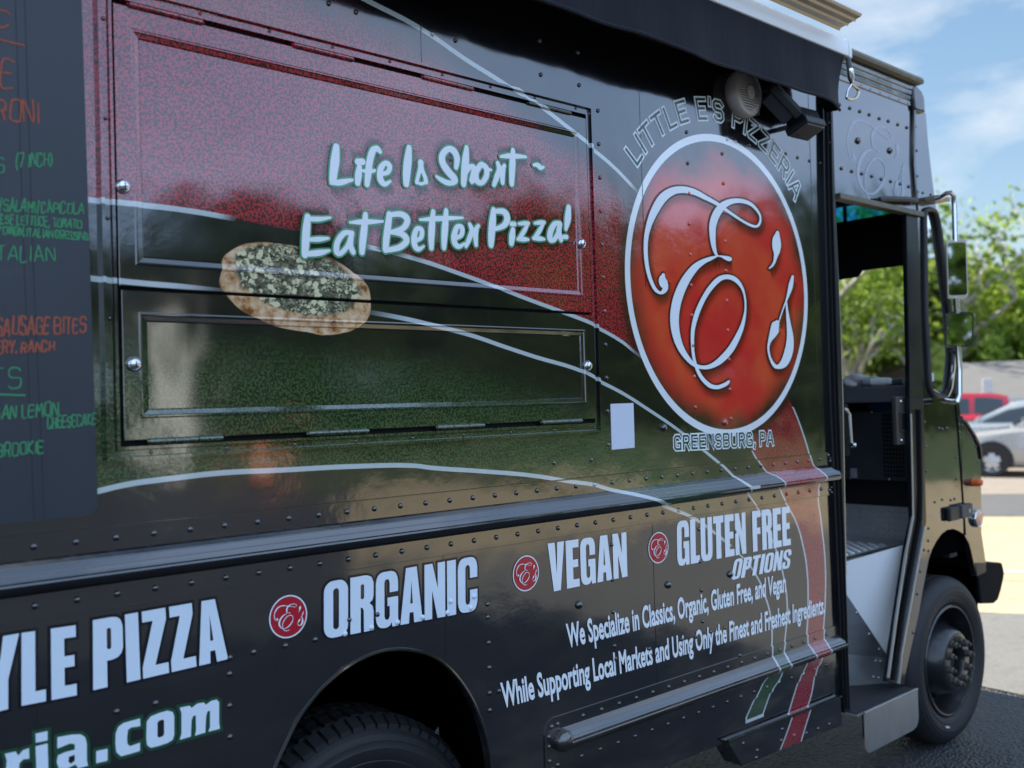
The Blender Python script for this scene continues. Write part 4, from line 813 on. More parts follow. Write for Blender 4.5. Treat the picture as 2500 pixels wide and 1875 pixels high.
def scuffed():
    s = NT('scuffed white panel'); o = s.obj(); n = s.noise(s.scale(o, 30, 1, 9), 4, 5, .7); m_ = s.sm(n, .66, .74); k = s.noise(o, 6, 4)
    s.set(Base_Color=s.mix(s.M('MULTIPLY', m_, .8), s.mix(k, (.80, .80, .78, 1), (.88, .88, .86, 1)), (.20, .20, .20, 1)), Roughness=.5); return s.m
WA, WB = Vector((4.16, .205, 0)), Vector((4.42, .035, 0)); WN = Vector((WB.y - WA.y, WA.x - WB.x, 0)).normalized()
def PW(px, py, off=0.0): d = ray(px, py); o_ = WA + WN * off; return CAM + d * ((o_ - CAM).dot(WN) / d.dot(WN))
def wall_plate(name, pts, off, mat, parent):
    m = MB(); a = [PW(*q, off) for q in pts]; b = [q + WN * .003 for q in a]; k = len(a); m.add(a + b, [tuple(range(k)), tuple(range(k, 2 * k))[::-1]] + [(i, (i + 1) % k, k + (i + 1) % k, k + i) for i in range(k)]); return m.build(name, mat, parent)
MB().box(3.74, 4.17, .205, .215, .40, .911).build('step_riser', scuffed(), TR)
wall_plate('step_riser', [(2040, 1378), (2068, 1370), (2213, 1328), (2226, 1330), (2205, 1500), (2188, 1640), (2160, 1660), (2040, 1690)], .0, scuffed(), TR)
m = wall_plate('riser_plate', [(2040, 1410), (2068, 1454), (2166, 1601), (2168, 1665), (2040, 1665)], .004, brushed('dull grey plate', (.30, .31, .32), 8, 30, .5), TR)
for q in ((2091, 1496), (2122, 1548), (2146, 1585)): MB().dome(PW(*q, .005), .008, .006, 10).build('bolt', ALU, m, smooth=True)
m = wall_plate('riser_plate', [(2040, 1596), (2070, 1598), (2166, 1607), (2172, 1700), (2040, 1700)], .008, brushed('galvanised plate', (.58, .60, .62), 12, 12, .42), TR)
for q in ((2138, 1614), (2149, 1615), (2132, 1653), (2144, 1655)): MB().dome(PW(*q, .009), .008, .006, 10).build('bolt', ALU, m, smooth=True)
# the bent step
sx0, sx1, sy, sz = xz(2109, 1727, -.05)[0], xz(2239, 1688, -.05)[0], -.05, .372
st = MB().box(sx0 - .05, sx1, sy + .004, .42, sz - .008, sz - .001).build('step', STEPM, TR)
MB().box(sx0 - .04, sx1 - .012, sy + .012, .42, sz - .001, sz + .003).build('grip_mat', simple('black grip sheet', (.018, .018, .020, 1), .85, var=.4, vs=60, bump=.003, bs=350), st)
zb = xz(2110, 1843, sy)[1]; m = MB()
fp = [(sx0, sz), (sx1, sz)] + [(sx1 - .05 + .05 * math.cos(R(a)), zb + .055 + .05 * math.sin(R(a)) - .005) for a in (0, -30, -60, -90)] + [(sx0 + .03 + .03 * math.cos(R(a)), zb + .028 + .03 * math.sin(R(a))) for a in (-90, -120, -150, -180)]
m.prism([fp], sy - .004, sy + .003); m.build('front_flap', STEPM, st, bevel=.0025)
m = MB().tube([(sx0, sy, sz - .002), (sx1, sy, sz - .002)], .0055, 8); m.build('bent_edge', ALU, st, smooth=True)
# side marker, turn lamp, latch block, bumper, mirrors
p = P(2385, 1178, -.02); m = MB().lathe([(.0004, -.03), (.014, -.026), (.020, -.012), (.021, .02)], p, 'y', 14); o = m.build('side_marker', AMBER, TR, smooth=True); 
p = P(2387, 1265, -.01); m = MB().lathe([(.047, .012), (.048, -.003), (.044, -.010), (.041, -.008)], p, 'y', 24); tl = m.build('turn_lamp', CHROME, TR, smooth=True)
MB().lathe([(.041, -.007), (.032, -.015), (.016, -.020), (.0004, -.021)], p, 'y', 20).build('lens', simple('pale orange lens', (.80, .42, .25, 1), .25, coat=.5), tl, smooth=True)
p, q = P(2317, 1240, -.02), P(2372, 1262, -.02); lb = MB().box(p.x, (p.x + q.x) / 2 - .01, -.026, 0, q.z, p.z).build('hood_latch', PLASTIC, TR, bevel=.010)
MB().box((p.x + q.x) / 2 - .012, q.x - .01, -.034, 0, q.z + .004, p.z + .004).build('latch_body', simple('grey blue rubber', (.045, .05, .058, 1), .5), lb, bevel=.008)
MB().box(q.x - .06, q.x - .045, -.0365, -.033, (p.z + q.z) / 2 - .006, (p.z + q.z) / 2 + .012).build('sticker', simple('pale sticker', (.5, .45, .42, 1), .5), lb)
bp = XZ([(2379, 1372), (2450, 1374), (2456, 1400), (2448, 1440), (2440, 1465), (2430, 1474), (2398, 1475), (2392, 1420)], .03)
MB().prism([bp], .035, WY).build('bumper', simple('black bumper', (.004, .004, .005, 1), .8, Specular_IOR_Level=.15, var=.2), TR, bevel=.012)
MB().prism([XZ([(2381, 1374), (2407, 1374), (2408, 1396), (2386, 1407)], -.003)], -.003, .03).build('bumper_bracket', PLASTIC, TR, bevel=.003)
YM = -.15
m = MB(); m.tube([P(2141, 493, -.004), P(2148, 488, -.02), P(2165, 486, -.03), P(2215, 487, -.03), P(2236, 490, -.02)], .0135, 8); arm = m.build('mirror_arm', PLASTIC, TR, smooth=True)
MB().box(xz(2258, 490)[0], xz(2285, 482)[0], -.07, 0, P(2262, 490).z - .004, P(2262, 482).z).build('arm_bracket', simple('cream bracket', (.30, .27, .22, 1), .45, .4), TR, bevel=.003)
m = MB(); m.tube([P(2285, 486, -.06), P(2297, 482, -.09), P(2312, 472, -.13), P(2321, 470, YM), P(2328, 480, YM), P(2330, 500, YM), P(2332, 590, YM)], .0125, 10)
m.build('mirror_tube', CHROME, TR, smooth=True); m = MB().tube([P(2334, 728, YM), P(2337, 765, YM)], .013, 10); m.build('mirror_tube', CHROME, TR, smooth=True); m = MB(); m.tube([P(2339, 845, YM), P(2342, 900, YM), P(2342, 965, YM), P(2338, 977, YM), P(2330, 981, -.12), P(2304, 978, -.03)], .0135, 10); m.build('mirror_tube', CHROME, TR, smooth=True); m = MB()
m.tube([P(2331, 860, YM + .02), P(2328, 900, -.10), P(2322, 945, -.05), P(2313, 965, -.01)], .010, 8)
m.build('mirror_tube', CHROME, TR, smooth=True)
def mirror(name, px, py, hw, hh, n, frame_mat, rr_, parent=TR, tilt=0.0):
    c = P(px, py, YM); n = Vector(n).normalized(); u = Vector((0, 0, 1)).cross(n).normalized(); v = n.cross(u)
    u, v = u * math.cos(tilt) + v * math.sin(tilt), v * math.cos(tilt) - u * math.sin(tilt)
    def loop(k, d, r): return [c + u * a + v * b + n * d for a, b in rr(-hw * k, -hh * k, hw * k, hh * k, r, 5)]
    m = MB(); a, b, e, g = loop(1, .012, rr_), loop(1, -.03, rr_), loop(.90, .012, rr_ * .8), loop(.6, -.055, rr_ * .6); k = len(a); m.add(a + b + e + g, [(i, (i + 1) % k, k + (i + 1) % k, k + i) for i in range(k)] + [(i, (i + 1) % k, 2 * k + (i + 1) % k, 2 * k + i) for i in range(k)] + [(k + i, k + (i + 1) % k, 3 * k + (i + 1) % k, 3 * k + i) for i in range(k)] + [tuple(range(3 * k, 4 * k))])
    h = m.build(name, frame_mat, parent, smooth=True); gl = loop(.91, .006, rr_ * .8); MB().add(gl, [tuple(range(len(gl)))]).build('mirror_glass', MIRROR, h, fix=False)
    return h
mirror('mirror', 2336, 657, .044, .137, (-.85, -.52, -.03), simple('steel mirror shell', (.45, .40, .36, 1), .3, .7), .016)
m2 = mirror('mirror', 2342, 805, .060, .083, (-.86, -.50, .0), PLASTIC, .022, tilt=-.06)
# --- wheels
NUT = simple('dusty steel nut', (.11, .095, .08, 1), .55, .5, var=.4, vs=50)
def wheel(name, cx, yy, cz, r, lugs, label=None, hub=True):
    rt = MB(); k = r / .40
    pr = [(.262, .030), (.268, .012), (.285, .000), (.300, -.006), (.303, -.004), (.315, -.010), (.335, -.013), (.338, -.011), (.352, -.011), (.354, -.008), (.368, -.004), (.371, -.001), (.383, .010), (.392, .022), (.398, .036)]
    if lugs: pr += [(.394, .045)]
    for a in (.075, .12, .165): pr += [(.400, a - .030), (.400, a - .005), (.390, a - .003), (.390, a + .003), (.400, a + .005)]
    pr += [(.400, .200), (.394, .222), (.36, .235), (.262, .22)]
    rt.lathe([(a * k, b) for a, b in pr], (cx, yy, cz), 'y', 72)
    if lugs:
        for i in range(64):
            a = 2 * math.pi * i / 64; ca, sa = math.cos(a), math.sin(a); tn = Vector((-sa, 0, ca)); rd = Vector((ca, 0, sa)); w2 = .0155
            c = Vector((cx, yy, cz))
            for (y0, y1, sh) in ((.006, .045, 0), (.055, .095, .5), (.103, .145, .2), (.153, .20, .7)):
                o_ = tn * (sh * .034); q = []
                for yv, rr0 in ((y0, .384 if y0 < .03 else .398), (y1, .399)):
                    for t_ in (-w2, w2):
                        for e in (0, .016): q.append(c + rd * (rr0 * k + e - (.006 if y0 < .03 and yv == y0 else 0)) + tn * t_ + o_ + Vector((0, yv, 0)))
                rt.add(q, [(0, 2, 3, 1), (4, 5, 7, 6), (0, 1, 5, 4), (2, 6, 7, 3), (1, 3, 7, 5)])
    W_ = rt.build(name, RUBBER, TR, smooth=True)
    rm = MB(); rm.lathe([(a * k, b) for a, b in [(.266, .022), (.266, .006), (.260, .000), (.254, .002), (.250, .012), (.246, .030), (.236, .050), (.230, .095), (.224, .118), (.212, .120), (.196, .095), (.176, .055), (.160, .018), (.148, -.012), (.138, -.024), (.126, -.028), (.080, -.028), (.076, -.022), (.074, .020), (.060, .024), (.058, .012), (.030, .010), (.0005, .012)]], (cx, yy, cz), 'y', 64)
    rim = rm.build('rim', RIMM, W_, smooth=True)
    if hub:
        for i in range(10):
            hh = MB()
            a = 2 * math.pi * i / 10 + .2; c = (cx + .103 * math.cos(a), yy, cz + .103 * math.sin(a))
            hh.lathe([(.021, -.026), (.021, -.032), (.0165, -.033), (.0165, -.050), (.013, -.054), (.0085, -.055), (.0085, -.066), (.0004, -.067)], c, 'y', 8)
            hh.build('lug_nut', NUT, W_, smooth=True)
        for i in range(8):
            ho = MB()
            a = 2 * math.pi * i / 8 + .35; c = Vector((cx + .186 * math.cos(a), yy + .068, cz + .186 * math.sin(a))); rd = Vector((math.cos(a), 0, math.sin(a))); tn = Vector((-math.sin(a), 0, math.cos(a))); sl = (rd * .55 + Vector((0, .83, 0))).normalized()
            ho.add([c + sl * (.020 * math.cos(q)) + tn * (.028 * math.sin(q)) + Vector((0, -.004, 0)) + rd * .002 for q in (2 * math.pi * j / 14 for j in range(14))], [tuple(range(14))])
            ho.build('hand_hole', MATTE, W_, fix=False)
    return W_
wf = wheel('wheel', 4.800, .0, .400, .400, False)
p = P(2313, 1775, -.014); MB().prism([[(p.x - .020, p.z + .010), (p.x + .020, p.z - .002), (p.x + .022, p.z - .010), (p.x - .014, p.z - .002)]], -.0155, -.012).build('paint_mark', simple('white chalk mark', (.6, .6, .6, 1), .8), wf)
wheel('wheel', 1.500, .13, .420, .420, True, hub=False)
# wheel well linings; their shade is put into the near-black colour
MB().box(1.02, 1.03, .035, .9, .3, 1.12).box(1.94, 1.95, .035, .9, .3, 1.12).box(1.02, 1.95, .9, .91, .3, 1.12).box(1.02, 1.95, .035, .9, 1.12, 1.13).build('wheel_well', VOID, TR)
MB().box(4.44, 5.19, .27, .28, .05, .925).box(4.44, 5.19, .032, .28, .926, .931).box(4.60, 5.17, .033, .045, .90, 1.12).box(5.18, 5.19, .032, .27, .5, .925).build('wheel_well', VOID, TR)  # one plate added close behind the panel to keep the arch dark
p = P(1060, 1815, .35); MB().prism([[(p.x - .05, p.z + .02), (p.x - .02, p.z + .015), (p.x + .0, p.z + .03), (p.x + .03, p.z + .055), (p.x + .032, p.z - .03), (p.x + .0, p.z - .02)]], .35, .356).build('mud_flap_tear', simple('torn white flap', (.4, .42, .44, 1), .7), TR)
# --- awning
AX0, AX1 = -1.6, 3.700
aw = MB().prism([[(-.188, 3.062), (-.190, 3.075), (-.187, 3.120), (-.178, 3.131), (-.15, 3.150), (-.02, 3.150), (-.02, 3.075), (-.10, 3.058), (-.175, 3.056)]], AX0, AX1 - .02, 'x').build('awning_case', WHITE_M, TR, smooth=True)
MB().prism([[(-.193, 3.056), (-.194, 3.078), (-.190, 3.122), (-.178, 3.134), (-.14, 3.153), (-.02, 3.153), (-.02, 3.07), (-.10, 3.052), (-.18, 3.051)]], AX1 - .02, AX1, 'x').build('end_cap', WHITE_M, aw, bevel=.004)
MB().prism([[(-.02, 3.10), (-.02, 3.14), (.0, 3.14), (.0, 3.10)]], AX0, AX1 - .1, 'x').build('mount_rail', ALU, aw)
lr = [(-.200, 3.142), (-.205, 3.136), (-.212, 3.146), (-.236, 3.150), (-.240, 3.144), (-.246, 3.152), (-.268, 3.157), (-.272, 3.151), (-.278, 3.160), (-.296, 3.164), (-.302, 3.170), (-.300, 3.176), (-.28, 3.180), (-.21, 3.165)]
MB().prism([lr], AX0, 3.585, 'x').build('lead_rail', simple('tan aluminium rail', (.42, .37, .31, 1), .42, .75, var=.15, vs=40), aw)
nx, nz = 170, 12; vs = []; fs = []
for i in range(nx + 1):
    xx = AX0 + (3.655 - AX0) * i / nx; e = max(0, (xx - 3.40) / .255)
    for j in range(nz + 1):
        t = j / nz; drop = .203 + .0025 * math.sin(xx * 5.1) + .003 * math.sin(xx * 11.7 + 1) + .012 * e * e
        yy = -.183 + t * (.005 * math.sin(xx * 4.3 + .6) + .005 * math.sin(xx * 9.1) + .003 * math.sin(xx * 23)) + .030 * e ** 2 * math.sin(t * 2.2) - .020 * e * math.sin(e * 3.1) * t
        vs.append((xx, yy, 3.060 - t * drop))
for i in range(nx):
    for j in range(nz): a = i * (nz + 1) + j; fs.append((a, a + 1, a + nz + 2, a + nz + 1))
# the short return of the valance at its end
for j in range(nz + 1):
    t = j / nz; b = vs[nx * (nz + 1) + j]; vs.append((b[0] + .012, b[1] + .10 * (1 - .25 * t), b[2] + .01 * t))
o_ = (nx + 1) * (nz + 1); q0 = nx * (nz + 1)
for j in range(nz): fs.append((q0 + j, q0 + j + 1, o_ + j + 1, o_ + j))
val = MB(); val.add(vs, fs); va = val.build('valance', FABRIC, aw, smooth=True, fix=False)
hem = MB().tube([vs[i * (nz + 1) + nz] for i in range(0, nx + 1, 2)], .006, 6); hem.build('valance_hem', FABRIC, aw, smooth=True)
# --- loudspeaker and floodlights on their bracket
sc_ = P(1819, 228, -.034); spk = MB().lathe([(.080, .034), (.090, .012), (.0905, -.010), (.084, -.019), (.070, -.021)], sc_, 'y', 40).build('loudspeaker', simple('bronze speaker ring', (.50, .44, .40, 1), .4, .1, var=.2, vs=12), TR, smooth=True)
m = MB().lathe([(.070, .010), (.0005, .012)], sc_, 'y', 24); m.build('speaker_cone', MATTE, spk)
m = MB()
for i in range(14):
    z = -.062 + i * .124 / 13; hw = math.sqrt(max(0, .068 ** 2 - z * z)); m.box(sc_.x - hw, sc_.x + hw, sc_.y - .024, sc_.y - .016, sc_.z + z - .0022, sc_.z + z + .0022)
m.lathe([(.020, -.018), (.024, -.028), (.018, -.030), (.0005, -.027)], sc_, 'y', 20); m.lathe([(.066, -.016), (.070, -.026), (.074, -.018)], sc_, 'y', 36)
m.build('speaker_grille', simple('bronze grille', (.66, .60, .55, 1), .4, .1, var=.1), spk, smooth=True)
def obox(mb, c, ax, sz):
    u, v, w_ = ax; vs = [c + u * a * sz[0] + v * b * sz[1] + w_ * d * sz[2] for a in (-1, 1) for b in (-1, 1) for d in (-1, 1)]
    mb.add(vs, [(0, 1, 3, 2), (4, 6, 7, 5), (0, 4, 5, 1), (2, 3, 7, 6), (0, 2, 6, 4), (1, 5, 7, 3)])
def axes(yaw, pitch, roll=0): m_ = Matrix.Rotation(yaw, 3, 'Z') @ Matrix.Rotation(pitch, 3, 'X') @ Matrix.Rotation(roll, 3, 'Y'); return m_.col[0], m_.col[1], m_.col[2]
def flood(px, py, y, yaw, pitch, roll, w_, h_, d_):
    c = P(px, py, y); ax = axes(yaw, pitch, roll); m = MB(); obox(m, c, ax, (w_, d_, h_)); b = m.build('floodlight', PLASTIC, TR, bevel=.006)
    m = MB(); obox(m, c - ax[1] * (d_ + .004), ax, (w_ * .86, .004, h_ * .82)); m.build('lens', simple('dull lamp glass', (.10, .09, .085, 1), .12, coat=.6), b)
    m = MB()
    for i in range(9): obox(m, c + ax[1] * (d_ + .022) + ax[0] * w_ * (-.8 + .2 * i), ax, (.0022, .024, h_ * .8))
    m.build('cooling_fins', PLASTIC, b); return b, c, ax
b1, c1, a1 = flood(1915, 245, -.12, R(20), R(-38), R(-28), .058, .075, .016)
b2, c2, a2 = flood(1967, 312, -.13, R(-4), R(68), R(0), .062, .052, .015)
m = MB(); m.tube([(c1.x - .02, -.0, c1.z + .05), (c1.x - .02, -.05, c1.z + .05), tuple(c1 + a1[0] * .065)], .008, 6); m.tube([tuple(c1 + a1[0] * .065), tuple(c1 + a1[0] * .065 - a1[2] * .07)], .009, 6)
m.tube([(c2.x, 0, c2.z + .02), tuple(c2 + Vector((0, .05, .02)))], .010, 6); m.box(c1.x - .10, c1.x - .03, -.03, .0, c1.z - .04, c1.z + .05); m.build('lamp_bracket', simple('grey bracket', (.16, .17, .18, 1), .45, .6), TR, bevel=.002)
m = MB().tube([(sc_.x + .02, -.02, sc_.z + .02), (sc_.x + .11, -.03, sc_.z + .03), (c1.x - .05, -.04, c1.z + .03)], .006, 6); m.build('cable', MATTE, TR, smooth=True)

# ================================================================== things on and in the truck
mbp = [(x_, z_) for x_, z_ in XZ([(-420, -620), (170, -620)], -.004)]
xr, zb_ = xz(238, 1200, -.004)[0], xz(120, 1269, -.004)[1]
board = MB().prism([[(-.35, zb_), (xr - .028, zb_)] + [(xr - .028 + .028 * math.sin(R(a)), zb_ + .028 - .028 * math.cos(R(a))) for a in (20, 45, 70, 90)] + [(xz(195, 0, -.004)[0], 2.95), (-.35, 2.95)]], -.004, -.0005)
def slate():
    s = NT('slate menu sheet'); o = s.obj(); n = s.noise(s.scale(o, 1, 1, .4), 5, 5, .6); k = s.noise(o, 700, 1); sm_ = s.sm(s.noise(s.scale(o, 1.5, 1, 3), 3.0, 6, .7), .56, .74)
    s.set(Base_Color=s.mix(s.M('MULTIPLY', sm_, .35), s.mix(n, (.015, .020, .030, 1), (.028, .034, .046, 1)), (.07, .075, .08, 1)), Roughness=.42, Specular_IOR_Level=.6); s.set(Normal=s.bump(k, .12, .0004)); return s.m
bd = board.build('menu_board', slate(), None); tag(bd, 'dark slate menu sheet with orange and green hand lettering left of the hatch', 'menu board')
m = MB()
for a, b in (((35, -40), (58, 640)), ((58, 640), (82, 1268)), ((58, -40), (80, 640)), ((80, 640), (107, 1268))):
    p, q = P(*a, -.004), P(*b, -.004); m.add([(p.x, -.0044, p.z), (p.x + .0016, -.0044, p.z), (q.x + .0016, -.0044, q.z), (q.x, -.0044, q.z)], [(0, 1, 2, 3)])
m.build('seam', simple('board seam', (.012, .015, .022, 1), .6), bd, fix=False)
OR_ = simple('orange chalk', (.36, .085, .045, 1), .8, var=.35, vs=160); GR_ = simple('green chalk', (.05, .26, .11, 1), .8, var=.35, vs=160)
rnd = random.Random(3)
def hand(text, x0, x1, yb0, yb1, h0, h1, mat, wd=.0040, inc=True):
    """capitals written by hand between photo columns x0..x1 on a baseline yb0..yb1; heights h0..h1 in photo units"""
    tot = sum(adv(c) for c in text) - .3; pos = 0; m = MB()
    for c in text:
        if c != ' ':
            jx, jy, js, sl = rnd.uniform(-.04, .04), rnd.uniform(-.06, .06), rnd.uniform(.86, 1.08), rnd.uniform(-.04, .14)
            for s_ in LINE[c][1]:
                pts = []
                for (u, v) in s_:
                    t = (pos + u + jx + sl * v) / tot + rnd.uniform(-.008, .008); yb = yb0 + (yb1 - yb0) * t; hh = h0 + (h1 - h0) * t
                    pts.append((x0 + (x1 - x0) * t, yb - hh * (v * js + jy) + rnd.uniform(-1, 1)))
                w3 = [(a, b, wd * rnd.uniform(.8, 1.2)) for a, b in XZ(pts, -.0045)]
                if len(w3) > 2: w3 = catmull(w3, 4)
                stroke(m, w3, -.0046 - rnd.uniform(0, .0003), drift=.0003)
        pos += adv(c)
    return m.build('hand_lettering', mat, bd, fix=False)
hand('RONI', -10, 95, 288, 304, 46, 52, OR_, .0040); hand('E', 0, 30, 209, 213, 62, 60, OR_, .0040); hand('C', -28, 22, 66, 68, 46, 46, OR_, .0040)
m = MB(); stroke(m, [(a, b, .004) for a, b in XZ([(-200, 70), (0, 97), (58, 111)], -.0045)], -.0047); m.build('underline', OR_, bd, fix=False)
hand('S', -16, 10, 424, 420, 42, 40, GR_, .0032); hand('(7 INCH)', 38, 128, 410, 402, 32, 28, GR_, .0032); hand('M/SALAMI/CAPICOLA', -18, 204, 514, 522, 30, 25, GR_, .0032)
hand('EESE LETTUCE, TOMATO', -8, 198, 545, 557, 22, 20, GR_, .0032); hand('P ONION, ITALIAN DRESSING', -8, 214, 570, 587, 20, 18, GR_, .0032)
hand('TALIAN', -6, 134, 636, 638, 36, 32, GR_, .0032); hand('SAUSAGE BITES', -8, 208, 818, 812, 42, 36, OR_, .0040); hand('ERY, RANCH', -8, 132, 862, 855, 28, 22, OR_, .004)
hand('TS', -22, 54, 950, 945, 52, 50, GR_, .0032); hand('GAN LEMON', -14, 142, 1026, 1012, 34, 30, GR_, .0032); hand('CHEESECAKE', 116, 234, 1046, 1035, 28, 24, GR_, .0032); hand('BROOKIE', -8, 106, 1116, 1106, 32, 28, GR_, .0032)
m = MB(); stroke(m, [(a, b, .004) for a, b in XZ([(-150, 958), (0, 963), (60, 965)], -.0045)], -.0047); m.build('underline', GR_, bd, fix=False)
m = MB(); q = XZ([(1490, 986), (1546, 984), (1549, 1093), (1493, 1098)], -.001)
pn = m.prism([q], -.0022, -.0008).build('paper_notice', simple('white notice paper', (.62, .66, .76, 1), .6, var=.05), None); tag(pn, 'small blank white paper sheet stuck between hatch and round badge', 'notice')
m = MB(); pt = lambda a, b: P(a, b, -.186)
hk = thing('snap_hook', 'metal snap hook on a grey strap hanging from the awning end', 'snap hook', P(2078, 190, -.186))
m.tube([pt(2070, 140), pt(2073, 160), pt(2076, 172)], [.010, .011, .011], 10); m.build('strap', simple('grey strap', (.12, .125, .13, 1), .6), hk, smooth=True)
m = MB(); m.tube([pt(2075, 168), pt(2077, 186), pt(2079, 198), pt(2080, 206)], [.013, .014, .010, .004], 10); m.build('swivel', CHROME, hk, smooth=True)
m = MB(); ring = catmull([tuple(pt(a, b)) for a, b in ((2079, 204), (2085, 210), (2095, 219), (2095, 230), (2088, 240), (2078, 243), (2067, 239))], 5)
m.tube(ring, .0062, 8); m.build('hook', simple('brass steel hook', (.55, .50, .38, 1), .25, 1.0), hk, smooth=True); m = MB().tube([pt(2079, 206), pt(2070, 220), pt(2066, 238)], .004, 6); m.build('gate', CHROME, hk, smooth=True)
# on the dashboard
bz_ = 1.742
cl = MB(); u, v = P(2058, 930, .45), 0
def blob(name, mat, label, cat, c, rx, ry, rz, seed, n=(28, 14), amp=.25):
    rg = random.Random(seed); ph = [(rg.uniform(0, 6), rg.uniform(1, 4), rg.uniform(1, 4)) for _ in range(5)]; vs = []; fs = []
    a, b = n
    for j in range(b + 1):
        t = -math.pi / 2 + math.pi * j / b
        for i in range(a):
            p = 2 * math.pi * i / a; k = 1 + amp * sum(math.sin(p * f + q + t * g) for q, f, g in ph) / 5
            vs.append((c[0] + rx * k * math.cos(t) * math.cos(p), c[1] + ry * k * math.cos(t) * math.sin(p), max(c[2] - rz * .8, c[2] + rz * k * math.sin(t))))
    for j in range(b):
        for i in range(a): fs.append((j * a + i, j * a + (i + 1) % a, (j + 1) * a + (i + 1) % a, (j + 1) * a + i))
    m = MB(); m.add(vs, fs); o = m.build(name, mat, None, smooth=True); tag(o, label, cat); return o
CLOTH = simple('pale cloth', (.70, .66, .62, 1), .9, var=.12, vs=30, bump=.004, bs=70)
a = PX(2085, 928, 4.66); blob('rag', CLOTH, 'crumpled beige cloth rolled up on the cab dashboard', 'cloth', (4.66, a.y, bz_ + .028), .04, .075, .033, 4, amp=.5)
a = PX(2122, 928, 4.65); m = MB().lathe([(.0005, -.05), (.020, -.048), (.024, -.03), (.022, 0), (.025, .02), (.018, .035), (.0005, .036)], (4.65, a.y, bz_ + .026), 'y', 18); o = m.build('plastic_bag', simple('clear grey bag', (.40, .44, .46, 1), .35, var=.3, vs=60, bump=.006, bs=60), None, smooth=True); tag(o, 'crinkled clear plastic wrap between cloth and bottle on dashboard', 'plastic bag')
a = PX(2155, 931, 4.64); m = MB().lathe([(.0005, -.045), (.012, -.045), (.016, -.040), (.0165, -.028), (.018, -.022), (.020, -.015), (.020, .055), (.016, .058), (.0005, .058)], (4.64, a.y, bz_ + .021), 'y', 20); o = m.build('bottle', simple('white bottle', (.82, .84, .78, 1), .4), None, smooth=True); tag(o, 'white plastic bottle lying on the cab dashboard', 'bottle')
a = PX(2192, 931, 4.66); m = MB().lathe([(.0005, -.03), (.014, -.03), (.016, -.02), (.016, .05), (.0005, .05)], (4.66, a.y, bz_ + .018), 'y', 16); o = m.build('torch', simple('grey torch body', (.07, .09, .10, 1), .4, .3), None, smooth=True); tag(o, 'dark grey flashlight lying at the door end of dashboard', 'flashlight')
# ================================================================== the place round the truck
def struct(o): o['kind'] = 'structure'; return o
def asphalt():
    s = NT('asphalt'); o = s.obj(); v = s.n('ShaderNodeTexVoronoi'); s.l(o, v.inputs['Vector']); v.inputs['Scale'].default_value = 62
    n = s.noise(o, 1.1, 5, .6); f = s.noise(o, 55, 4, .6); st = s.sm(s.noise(s.scale(o, 1, 2.5, 1), 2.3, 5, .6), .50, .68)
    c = s.mix(s.sm(v.outputs['Distance'], .1, .75), (.085, .092, .102, 1), (.008, .009, .012, 1)); c = s.mix(s.M('MULTIPLY', f, .45), c, (.060, .064, .070, 1))
    c = s.mix(s.M('MULTIPLY', st, .55), c, (.090, .078, .062, 1)); c = s.mix(s.sm(n, .35, .75), c, s.mix(.5, c, (.04, .042, .047, 1)))
    s.set(Base_Color=c, Roughness=s.M('MULTIPLY_ADD', f, .35, .38), Specular_IOR_Level=.5)
    s.set(Normal=s.bump(v.outputs['Distance'], 1.0, .016, s.bump(f, .6, .008))); return s.m
def paving(name, a, b, sc_=1.0, joints=0):
    s = NT(name); o = s.obj(); n = s.noise(o, .8 * sc_, 6, .6); f = s.noise(o, 26 * sc_, 4, .6); g = s.noise(o, 5 * sc_, 4, .6)
    c = s.mix(n, a, b); c = s.mix(s.M('MULTIPLY', s.sm(f, .45, .7), .35), c, tuple(k * .55 for k in a[:3]) + (1,)); c = s.mix(s.M('MULTIPLY', s.sm(g, .5, .66), .3), c, tuple(k * .7 for k in a[:3]) + (1,))
    if joints:
        x, y, z = s.xyz(o)
        for a_, b_ in ((.39, -.92), (.92, .39)):
            t = s.M('ADD', s.M('MULTIPLY', x, a_), s.M('MULTIPLY', y, b_)); q = s.M('ABSOLUTE', s.M('SUBTRACT', s.M('FRACT', s.M('DIVIDE', t, joints)), .5))
            c = s.mix(s.M('MULTIPLY', s.sm(q, .008, .004), .65), c, (.06, .055, .045, 1))
        cr_ = s.noise(o, .9, 8, .62, 1.5); c = s.mix(s.M('MULTIPLY', s.sm(s.M('ABSOLUTE', s.M('SUBTRACT', cr_, .5)), .006, .002), .5), c, (.07, .06, .05, 1))
    s.set(Base_Color=c, Roughness=.8); s.set(Normal=s.bump(f, .5, .004)); return s.m
g = MB(); nx = 60; xs = [-320 + 640 * i / nx for i in range(nx + 1)]
fwd = Vector((.925, .38)); 
def gz(x, y):
    d = x * fwd.x + (y + 2.2) * fwd.y
    t = min(1, max(0, (d - 27) / 6)); return -1.1 * t * t * (3 - 2 * t)
ts = sorted(set([-300, -200, -120, -60, -30, -10, 0, 5, 10, 15, 20, 24] + [26 + .8 * i for i in range(12)] + [40, 60, 90, 150, 300, 600])); us = [-400, -200, -120, -80, -50, -30, -15, 0, 15, 30, 50, 80, 120, 200, 400]
vs = []
for t in ts:
    for u in us:
        x, y = fwd.x * t - fwd.y * u, -2.2 + fwd.y * t + fwd.x * u; vs.append((x, y, gz(x, y)))
k = len(us); g.add(vs, [(i * k + j, i * k + j + 1, (i + 1) * k + j + 1, (i + 1) * k + j) for i in range(len(ts) - 1) for j in range(k - 1)])
struct(g.build('ground', asphalt(), None, smooth=True))
